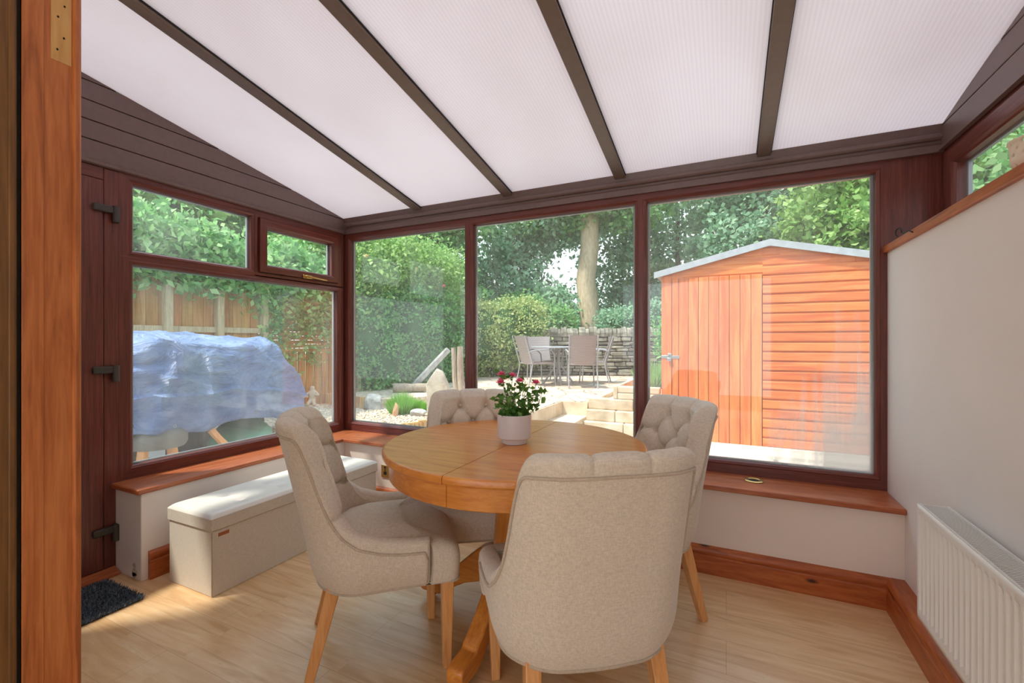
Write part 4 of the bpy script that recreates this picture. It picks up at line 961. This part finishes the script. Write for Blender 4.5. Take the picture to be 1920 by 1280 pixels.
def log(name, p0, p1, r, mat, label, cat='log', n=12):
    t_ = Vector(p1) - Vector(p0); pts = [Vector(p0) + t_ * s_ + Vector((random.uniform(-1, 1), random.uniform(-1, 1), random.uniform(-.6, .6))) * r * .12 for s_ in np.linspace(0, 1, 7)]
    m = MB(); m.tube([p - Vector(p0) for p in pts], [r * random.uniform(.9, 1.1) for _ in pts], n); o = m.build(name, mat, smooth=True, loc=p0, sharp=60); return tag(o, label, cat)
a_ = cw(-2.05, 7.75, .385); b2 = cw(-1.42, 7.85, .385)
log('fallen_log', a_, b2, .075, 'log_grey', 'fallen grey log lying on gravel behind the grass tuft')
a_ = cw(-1.80, 8.05, .30); b2 = cw(-1.17, 8.25, 1.04)
m = MB(); m.obox((0, 0, .05), b2 - a_, .16, .10); o = m.build('leaning_slab', 'grey_rock', bevel=.02, loc=a_); tag(o, 'long grey slab leaning diagonally against the ivy bank', 'slab')
# weathered stump
c = at(858, 738, .30); t = thing('tree_stump', 'weathered split timber stump standing upright by the window post', 'stump', c)
for dx, dy, hh, r_ in ((-.05, 0, .78, .05), (.045, .02, .80, .06), (0, .06, .6, .06)):
    m = MB(); m.tube([(dx * .9 + .03, dy, -.02), (dx, dy, hh * .35), (dx * 1.1 - .01, dy, hh * .7), (dx * 1.3 - .02, dy, hh)], [r_ * 1.15, r_, r_ * .95, r_ * .8], 9); m.build('split_trunk', 'log_grey', t, smooth=True, sharp=60)
# log-roll edging (each roll one thing)
def edging(pts, z, h_, label):
    m = MB(); p0 = Vector((*pts[0], 0))
    for a, b_ in zip(pts[:-1], pts[1:]):
        a, b_ = Vector((*a, 0)), Vector((*b_, 0)); L_ = (b_ - a).length; k_ = int(L_ / .058)
        for i in range(k_):
            p = a + (b_ - a) * (i + .5) / k_ - p0; hh = h_ * random.uniform(.93, 1.05); m.tube([(p.x, p.y, -.05), (p.x, p.y, hh)], .027, 10)
    o = m.build('log_edging', 'log_edging', loc=(p0.x, p0.y, z)); return tag(o, label, 'edging')
g = lambda px, py, z: tuple(at(px, py, z)[:2])
edging([g(612, 757, .16), g(640, 762, .16), g(690, 768, .16)], .14, .20, 'row of upright logs edging the upper bed at the window corner')
edging([(-3.87, 3.80), (-3.52, 4.2), (-3.37, 4.75), (-3.27, 5.2)], -.02, .22, 'row of upright logs edging the gravel below the standing stone')
edging([g(575, 742, .16), g(600, 747, .16)], .14, .20, 'short row of upright logs beside the cherub statue')
# cherub statue: one continuous lathed-and-skinned little figure
def skin(name, joints, edges, mat, parent=None, loc=(0, 0, 0), sub=2):
    me = bpy.data.meshes.new(name); me.from_pydata([j[0] for j in joints], edges, []); o = bpy.data.objects.new(name, me); COL.objects.link(o)
    md = o.modifiers.new('skin', 'SKIN'); 
    for v, j in zip(me.skin_vertices[0].data, joints): v.radius = (j[1], j[1])
    me.skin_vertices[0].data[0].use_root = True
    s_ = o.modifiers.new('sub', 'SUBSURF'); s_.levels = s_.render_levels = sub; me.materials.append(M[mat]); o.location = loc
    if parent: o.parent = parent
    return o
c = at(586, 762, .16)
J = [((0, 0, .10), .050), ((0, 0, .20), .052), ((0, 0, .27), .026), ((.0, -.01, .33), .050), ((-.05, 0, .23), .022), ((-.10, -.04, .17), .016), ((-.04, -.08, .16), .014), ((.05, 0, .23), .022), ((.10, -.03, .18), .016), ((.05, -.09, .20), .014), ((-.04, -.07, .07), .030), ((-.05, -.11, .03), .022), ((.04, -.07, .07), .030), ((.06, -.11, .03), .022)]
E_ = [(0, 1), (1, 2), (2, 3), (1, 4), (4, 5), (5, 6), (1, 7), (7, 8), (8, 9), (0, 10), (10, 11), (0, 12), (12, 13)]
t = thing('cherub_statue', 'small pale stone cherub statue sitting on the gravel by the log edging', 'statue', c, .6)
skin('figure', J, E_, 'cherub_stone', t)
m = MB(); m.lathe([(.0001, 0), (.11, 0), (.11, .03), (.09, .045), (.0001, .05)], (0, 0, -.01), 16); m.build('plinth', 'cherub_stone', t)
# ------------------------------------------------ grasses and small plants
def blades(name, c, n, rad, h_, mat, label, seed, cat='plant', spread=.5, wd_=.008):
    r_ = np.random.default_rng(seed); a = r_.uniform(0, 2 * PI, n); rr = rad * np.sqrt(r_.random(n)); b0 = np.stack([rr * np.cos(a), rr * np.sin(a), np.zeros(n)], 1)
    d = np.stack([np.cos(a) * spread * rr / rad + r_.normal(size=n) * .15, np.sin(a) * spread * rr / rad + r_.normal(size=n) * .15, np.ones(n)], 1); d /= np.linalg.norm(d, axis=1)[:, None]
    L_ = h_ * r_.uniform(.5, 1, (n, 1)) * (1 - .45 * (rr / rad)[:, None]); s_ = np.cross(d, r_.normal(size=(n, 3))); s_ /= np.linalg.norm(s_, axis=1)[:, None]
    V = np.stack([b0 - s_ * wd_ * .5, b0 + s_ * wd_ * .5, b0 + d * L_ * .6 + s_ * wd_ * .4, b0 + d * L_ * 1.0 + [0, 0, 0]], 1).reshape(-1, 3)
    o = mesh_np(name, V, np.arange(4 * n).reshape(-1, 4), mat); o.location = c; return tag(o, label, cat)
blades('grass_tuft', at(752, 776, .16), 2200, .14, .42, 'grass_green', 'bright green grassy tuft with a taller spike on the gravel bed', 3)
blades('grass_tuft', at(782, 772, .16), 1600, .15, .26, 'grass_green', 'low bright green mound right of the taller grass tuft', 4)
blades('flower_tuft', at(560, 768, .16), 500, .10, .18, 'leaf_yellow', 'small yellowish tuft by the end of the blue tarpaulin', 5)
blades('ornamental_grass', at(1226, 722, .40), 1500, .26, .62, 'leaf_bright', 'pale green grass clump at the left end of the shed', 6, spread=.6, wd_=.012)
# ------------------------------------------------ ivy bank, hedges, shrubs and trees
def bush(name, label, blobs, n, size, mat, seed, cat='shrub', core=None, stems=None, per=40, cl=.16, shell=.55, hang=0, aspect=.6, group=None, trunk_mat='bark_dark'):
    c0 = Vector(blobs[0][0]); base = Vector((c0.x, c0.y, 0)); r_ = np.random.default_rng(seed); t = thing(name, label, cat, base, group=group)
    bl = [((b_[0][0] - base.x, b_[0][1] - base.y, b_[0][2]), b_[1]) for b_ in blobs]
    P = leaf_points(r_, bl, n, per, cl, shell); P = P[P[:, 2] > .05]; leaves('foliage', mat, P, size, t, seed, aspect, .5, hang)
    if core:
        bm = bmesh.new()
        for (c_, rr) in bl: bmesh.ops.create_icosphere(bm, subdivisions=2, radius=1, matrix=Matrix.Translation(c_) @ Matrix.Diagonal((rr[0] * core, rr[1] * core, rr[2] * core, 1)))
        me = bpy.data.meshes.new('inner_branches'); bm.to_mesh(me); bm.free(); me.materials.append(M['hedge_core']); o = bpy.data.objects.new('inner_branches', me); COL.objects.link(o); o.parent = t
    if stems:
        for (p0, p1, r0, r1) in stems:
            p0, p1 = Vector(p0) - base, Vector(p1) - base; m = MB(); k_ = 7
            pts = [p0 + (p1 - p0) * s_ + Vector((random.uniform(-1, 1), random.uniform(-1, 1), 0)) * r0 * .35 for s_ in np.linspace(0, 1, k_)]
            m.tube(pts, [r0 + (r1 - r0) * s_ for s_ in np.linspace(0, 1, k_)], 12); m.build('trunk' if r0 > .05 else 'branch', trunk_mat, t, smooth=True)
    return t
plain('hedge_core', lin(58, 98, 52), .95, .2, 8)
# ivy bank in three overlapping bushes along the boundary
def along(a, b_, n, z, r, jit=.12):
    return [((a[0] + (b_[0] - a[0]) * i / (n - 1) + random.uniform(-jit, jit), a[1] + (b_[1] - a[1]) * i / (n - 1) + random.uniform(-jit, jit), z + random.uniform(-.08, .08)), r) for i in range(n)]
bush('ivy_bank', 'dense hanging ivy bank behind the rockery, seen through the first window', along((-6.2, 6.15), (-5.8, 8.9), 7, 1.2, (.55, .5, 1.1)) + along((-6.15, 6.1), (-5.7, 8.9), 6, .75, (.5, .45, .7)), 46000, .075, 'leaf_ivy', 31, 'ivy', .82, per=30, cl=.10, shell=.85, hang=1.2)
bush('ivy_bank', 'lighter ivy spilling over the stone wall left of the patio furniture', along((-5.5, 9.05), (-4.3, 9.75), 4, 1.35, (.5, .42, .85)), 15000, .065, 'leaf_yellow', 32, 'ivy', .8, per=30, cl=.10, shell=.85, hang=.9)
bush('rose_bush', 'tall loose climbing rose bush with a peach bloom above the ivy', [((-6.3, 6.5, 2.7), (.7, .8, .8)), ((-6.2, 7.7, 2.8), (.7, .9, .7)), ((-6.6, 5.6, 2.8), (.6, .8, .7)), ((-6.0, 8.8, 2.7), (.6, .7, .7))], 18000, .085, 'leaf_bright', 33, 'bush', None, [((-6.0, 6.5, .3), (-6.1, 6.3, 2.6), .03, .015)], per=22, cl=.16, shell=.3)
for px, py, t_, mt, lb, r_ in ((686, 480, 7.9, 'petal_peach', 'round peach rose bloom at the top left of the first window', .055), (832, 536, 9.5, 'petal_pink', 'pink rose bloom above the ivy bank', .05), (780, 503, 9.0, 'petal_peach', 'pale pink rose bloom in the middle of the rose bush', .035), (342, 448, 6.3, 'petal_peach', 'peach honeysuckle bloom in the upper left window', .04), (484, 438, 6.6, 'petal_peach', 'peach honeysuckle bloom beside the window mullion', .035)):
    p = cw((px - 960) / F * t_, t_, H + (640 - py) / F * t_); m = MB()
    for layer, (cnt, tilt, sz) in enumerate(((7, .2, 1.0), (6, .7, .85), (5, 1.15, .7), (6, -.4, .9))):
        for q in range(cnt):
            a = 2 * PI * q / cnt + layer * .5; dv_ = Vector((math.cos(a), math.sin(a), 0)); u_ = dv_ * math.cos(tilt) + Vector((0, 0, 1)) * math.sin(tilt); s3 = Vector((-math.sin(a), math.cos(a), 0)); k_ = sz * r_
            m.add([Vector(), u_ * k_ * .6 + s3 * k_ * .5, u_ * k_, u_ * k_ * .6 - s3 * k_ * .5], [(0, 1, 2, 3)])
    tag(m.build('rose_bloom', mt, loc=p), lb, 'flower')
# climbers over the fence on the left
bush('climbing_shrub', 'leafy climber tumbling over the fence behind the tarpaulin', along((-6.15, 2.3), (-6.15, 4.6), 5, 2.25, (.38, .5, .5)) , 11000, .10, 'leaf_mid', 35, 'climber', None, per=25, cl=.14, shell=.4)
bush('climbing_shrub', 'bright green climber on the woven fence panel', along((-6.05, 4.5), (-6.05, 6.0), 4, 1.9, (.22, .4, .55)), 5000, .085, 'leaf_bright', 36, 'climber', None, per=18, cl=.13, shell=.4)
bush('climbing_shrub', 'thin leafy trail hanging over the face of the woven fence', [((-5.93, 5.2, 1.3), (.06, .6, .5)), ((-5.93, 4.5, 1.2), (.06, .3, .7))], 1500, .07, 'leaf_mid', 37, 'climber', None, per=12, cl=.08, shell=.2)
# trees behind the boundary; canopy masses with gaps to the sky
tree_specs = [
 ('broadleaf_tree', 'sunlit leafy tree beyond the fence at the far left', [((-9.0, 3.0, 4.2), (1.5, 1.9, 1.5)), ((-8.8, 5.0, 3.6), (1.2, 1.4, 1.2)), ((-8.6, 1.2, 3.6), (1.2, 1.5, 1.2))], 20000, .15, 'leaf_bright', [((-9.2, 3.2, 0), (-9.0, 3.1, 4.0), .16, .08)]),
 ('broadleaf_tree', 'mid green tree behind the small top window', [((-9.6, 7.2, 3.6), (1.6, 1.6, 1.6)), ((-8.4, 6.6, 2.7), (1.0, 1.0, 1.1))], 17000, .14, 'leaf_mid', [((-9.4, 7.2, 0), (-9.5, 7.2, 3.4), .15, .08)]),
 ('broadleaf_tree', 'tall green tree above the ivy bank', [((-8.9, 10.8, 4.2), (1.9, 1.6, 1.8)), ((-7.6, 10.6, 2.6), (1.6, 1.3, 1.2)), ((-7.4, 11.0, 5.1), (1.5, 1.3, 1.3))], 25000, .16, 'leaf_mid', [((-8.4, 11.0, 0), (-8.4, 10.9, 4.0), .2, .1)]),
 ('conifer_tree', 'blue-green conifer left of the pale trunk', [((-6.4, 12.8, 3.2), (1.5, 1.2, 1.5)), ((-5.5, 13.2, 5.2), (1.8, 1.2, 1.5)), ((-5.0, 12.6, 2.3), (1.1, .9, .9))], 19000, .15, 'leaf_dark', [((-6.0, 13.2, 0), (-5.9, 13.2, 5.0), .14, .08)]),
 ('conifer_tree', 'feathery conifer between the pale trunk and the window post', [((-2.8, 15.0, 3.4), (1.7, 1.2, 1.8)), ((-1.3, 15.4, 5.4), (1.9, 1.2, 1.7)), ((-4.3, 15.4, 5.8), (1.9, 1.2, 1.5)), ((-1.2, 14.4, 2.3), (1.2, .8, 1.0))], 22000, .16, 'leaf_dark', [((-2.5, 15.2, 0), (-2.5, 15.2, 5.0), .2, .1), ((-1.3, 15.0, 0), (-1.4, 15.2, 5.0), .10, .07)]),
 ('conifer_tree', 'blue-green conifer above the left slope of the orange shed roof', [((.6, 13.8, 3.4), (1.7, 1.2, 1.7)), ((2.0, 14.2, 5.4), (1.9, 1.2, 1.6)), ((.1, 14.0, 5.8), (1.3, 1.0, 1.3))], 18000, .16, 'leaf_dark', [((.8, 14.2, 0), (.8, 14.2, 5.0), .16, .1)]),
 ('broadleaf_tree', 'bright yellow-green tree above the ridge of the orange shed', [((2.6, 12.5, 4.0), (1.4, 1.3, 1.5)), ((4.2, 12.2, 4.8), (1.7, 1.3, 1.7)), ((2.6, 12.8, 5.9), (1.3, 1.0, 1.1))], 26000, .16, 'leaf_bright', [((3.4, 12.6, 0), (3.4, 12.6, 4.2), .15, .08)]),
 ('broadleaf_tree', 'leafy green tree behind the right end of the shed', [((4.6, 8.4, 3.2), (1.3, 1.2, 1.5)), ((5.8, 7.2, 3.4), (1.4, 1.4, 1.5))], 18000, .15, 'leaf_mid', [((5.0, 8.2, 0), (5.0, 8.2, 3.2), .14, .08)]),
 ('broadleaf_tree', 'green shrubby tree outside the high right window', [((4.0, 4.2, 2.6), (1.2, 1.3, 1.5)), ((4.6, 5.4, 3.4), (1.2, 1.2, 1.3)), ((4.2, 2.8, 2.9), (1.1, 1.2, 1.2))], 18000, .12, 'leaf_mid', [((4.3, 4.4, 0), (4.2, 4.3, 2.4), .12, .07)]),
]
for i, (nm, lb, bl, n_, sz, mt, stm) in enumerate(tree_specs):
    bush(nm, lb, bl, n_, sz, mt, 50 + i, 'tree', None, stm, per=45, cl=.20, shell=.25, group='trees beyond the garden')
# pale trunk
TP = Vector((-3.60, 12.72, .0))
bush('pale_trunk_tree', 'tree with a thick pale straight trunk behind the stone wall', [((TP.x - .2, TP.y + .2, 5.6), (1.9, 1.3, 1.1)), ((TP.x + 1.2, TP.y + .4, 5.4), (1.2, 1.0, 1.0)), ((TP.x - 1.6, TP.y + .2, 5.2), (1.2, 1.0, .9))], 20000, .15, 'leaf_mid', 80, 'tree', None,
     [((TP.x + .08, TP.y, 0), (TP.x - .06, TP.y, 5.9), .32, .24)], per=45, cl=.2, shell=.3, group='trees beyond the garden', trunk_mat='bark_pale')
# far belt of woodland (each clump its own tree)
random.seed(5)
for i, (x_, y_, z_, mt, lb) in enumerate(((-14, 6, 3.2, 'leaf_mid', 'distant tree far behind the left fence'), (-12.5, 14, 3.2, 'leaf_dark', 'distant tree behind the rose bush'), (-8.0, 18.5, 1.6, 'leaf_dark', 'low distant tree behind the conifer left of the pale trunk'), (-2.5, 20.5, 1.6, 'leaf_dark', 'low distant tree right of the pale trunk'), (3.5, 19.5, 2.0, 'leaf_mid', 'low distant tree behind the orange shed'), (9, 14, 4.4, 'leaf_mid', 'distant tree at the far right behind the shed'), (10, 8, 4, 'leaf_mid', 'distant tree beyond the high right window'))):
    bush('broadleaf_tree', lb, [((x_, y_, z_), (2.8, 2.0, 1.9)), ((x_ + 1, y_ + .5, 1.3), (3.4, 1.5, 1.4))], 13000, .28, mt, 90 + i, 'tree', None, [((x_, y_, 0), (x_, y_, z_), .18, .1)], per=40, cl=.35, shell=.2)
for o in [o for o in bpy.data.objects if o.get('group') == 'trees beyond the garden']: del o['group']
# low planting behind wall to close the horizon and the shrub outside the misted corner
bush('laurel_shrub', 'dark shrub behind the stone wall, right of the pale trunk', [((-1.3, 12.4, 1.5), (1.4, .5, .8)), ((-2.6, 12.0, 1.4), (.6, .4, .7))], 12000, .10, 'leaf_dark', 120, 'shrub', .6, per=30, cl=.14)
bush('laurel_shrub', 'dark shrub behind the stone wall, left of the pale trunk', [((-5.2, 11.4, 1.7), (1.1, .5, .8)), ((-4.3, 11.7, 1.5), (.6, .4, .7))], 12000, .10, 'leaf_mid', 121, 'shrub', .6, per=30, cl=.14)
bush('laurel_shrub', 'green shrub between the stone wall and the shed', [((-.75, 10.4, 1.2), (.6, .4, .6))], 6000, .09, 'leaf_ivy', 122, 'shrub', .6, per=30, cl=.12)
bush('boundary_hedge', 'green hedge closing the garden beyond the right end of the shed', [((4.2, 7.0, 1.3), (.8, 1.4, 1.4)), ((3.6, 8.8, 1.4), (1.2, 1.0, 1.4)), ((4.6, 5.0, 1.2), (.7, 1.3, 1.3))], 16000, .10, 'leaf_ivy', 124, 'hedge', .75, per=30, cl=.14, shell=.7)
bush('yellow_shrub', 'yellow-green shrub outside the misted corner of the shed window', [((1.35, 3.95, .42), (.30, .28, .42)), ((1.52, 4.2, .75), (.22, .22, .32))], 5000, .055, 'leaf_bright', 123, 'shrub', None, per=25, cl=.07)
# ------------------------------------------------ tarpaulin heap
def fbm(x, y, seed=0):
    v = 0; a = 1
    for k in range(4): v += a * math.sin(x * 1.7 * 2 ** k + 1.3 * k + seed + 1.5 * math.sin(y * 1.3 * 2 ** k + seed)) * math.cos(y * 1.9 * 2 ** k + 2.1 * k - seed); a *= .5
    return v
t = thing('tarpaulin', 'blue tarpaulin thrown over a heap outside the left window', 'tarpaulin', (-4.40, 2.38, 0))
# footprint runs roughly along y; ridge heights follow the two peaks under the sheet
m = MB(); NA, NR = 180, 46
def ridge(v):  # v = position along the heap -1..1
    pts = [(-1.0, .75), (-.8, 1.12), (-.5, 1.27), (-.1, 1.25), (.3, 1.22), (.62, 1.20), (.8, 1.0), (1.0, .8)]
    for (a, za), (b_, zb) in zip(pts[:-1], pts[1:]):
        if v <= b_: return za + (zb - za) * (v - a) / (b_ - a)
    return pts[-1][1]
WV = [(1.5, 2.2, 4.0, .3, .045), (1.0, -2.0, 4.0, 1.1, .030), (2, 4.0, 7.0, 2.0, .025), (-2, 4.5, -5.5, .7, .018), (1, 1.2, 9, .2, .02)]
for i in range(NA):
    th = 2 * PI * i / NA; ca, sa = math.cos(th), math.sin(th)
    e = (abs(ca) ** 3 + abs(sa) ** 3) ** (-1 / 3)
    for j in range(NR + 1):
        s_ = j / NR
        if s_ < .5: rr = s_ / .5 * .74; drop = 0
        else: rr = .74 + .26 * math.sin((s_ - .5) / .5 * PI / 2) ** .8; drop = (s_ - .5) / .5
        X_ = .62 * rr * e * ca; Y_ = 1.02 * rr * e * sa
        zt = ridge(Y_ / 1.02) - .10 * (X_ / .5) ** 2; hem = .47 - .07 * sa + .03 * math.sin(th * 3 + 1) + .03 * math.sin(th * 7)
        z = zt + (hem - zt) * (drop ** 1.15)
        f1 = math.sin(th * 9 + 2.5 * s_ + 1.2 * math.sin(th * 4)); f2 = math.sin(th * 23 + 5 * s_)
        fold = (.085 * (1 - abs(f1)) ** 1.5 - .02 + .022 * f2) * drop ** .6; nz_ = .015 * fbm(X_ * 1.6, Y_ * 1.6, 1.0) + .018 * (1 - abs(math.sin(X_ * 5 + Y_ * 3.5))) ** 3 + .010 * (1 - abs(math.sin(Y_ * 9 - X_ * 6))) ** 3
        rg = 0
        for (kx, ky, kz, ph, am) in WV: rg += am * (1 - abs(math.sin(kx * X_ + ky * Y_ + kz * z + ph + .8 * math.sin(2.2 * Y_ - 1.7 * z + ph)))) ** 5
        k_ = 1 + (fold + rg) * 1.1 + (.035 if .60 < drop < .64 else 0); m.v.append((X_ * k_, Y_ * k_, z + (nz_ + rg * .5) * (1 - .4 * drop)))
for i in range(NA):
    for j in range(NR):
        a, b_ = i * (NR + 1) + j, ((i + 1) % NA) * (NR + 1) + j; m.f.append((a, b_, b_ + 1, a + 1)); m.mi.append(0)
o = m.build('sheet', 'tarp_blue', t, smooth=True, sharp=35); q = o.modifiers.new('s', 'SOLIDIFY'); q.thickness = .003
for i in range(10):
    th = 2 * PI * (i + .4) / 10; e = (abs(math.cos(th)) ** 3 + abs(math.sin(th)) ** 3) ** (-1 / 3)
    g_ = MB(); g_.lathe([(.006, 0), (.012, 0), (.012, .002), (.006, .002), (.006, 0)], (0, 0, 0), 10)
    k_ = m.v[(int(th / 2 / PI * NA)) * (NR + 1) + NR - 2]; rm = Vector((math.cos(th), math.sin(th), .3)).to_track_quat('Z', 'Y').to_matrix(); g_.v = [tuple(rm @ Vector(v) + Vector(k_) * 1.0 + Vector((math.cos(th), math.sin(th), 0)) * .006) for v in g_.v]; g_.build('eyelet', 'silver', o)
t = thing('garden_stool', 'grey padded stool with wooden legs under the edge of the blue tarpaulin', 'stool', (-3.93, 1.93, -.02))
m = MB(); m.lathe([(.0001, .40), (.17, .40), (.19, .43), (.19, .50), (.16, .54), (.0001, .55)], (0, 0, 0), 28); m.build('seat', 'grey_cloth', t, smooth=True)
for k in range(4):
    a = k * PI / 2 + .4; m = MB(); m.obox((.12 * math.cos(a), .12 * math.sin(a), .41), (.17 * math.cos(a), .17 * math.sin(a), 0), .04, .04); m.build('leg', 'leg_oak', t)
o = rock_mesh('crumpled_sheet', 'green_sheet', (-3.95, 2.62, .0), (.24, .30, .34), 'crumpled green plastic sheet under the blue tarpaulin', 'sheet', 14)
o = rock_mesh('crumpled_sheet', 'tarp_blue', (-3.75, 1.55, -.02), (.16, .2, .32), 'crumpled blue sheet on the ground at the left end of the heap', 'sheet', 15)
log('timber_offcut', (-3.80, 2.25, .46), (-3.58, 2.50, .0), .03, 'leg_oak', 'timber offcut poking out from under the tarpaulin, leaning left', 'timber', 4)
log('timber_offcut', (-3.82, 3.0, .44), (-3.60, 2.72, .0), .035, 'leg_oak', 'timber offcut poking out over the green sheet', 'timber', 4)
t = thing('garden_trestle', 'dark slatted frame standing under the middle of the tarpaulin', 'frame', (-4.4, 2.4, -.02))
for yy in (-.5, 0, .5): MB().box(-.3, .3, yy - .03, yy + .03, .0, .75).build('leg_frame', 'bark_dark', t)
MB().box(-.32, .32, -.6, .6, .75, .80).build('deck', 'bark_dark', t)
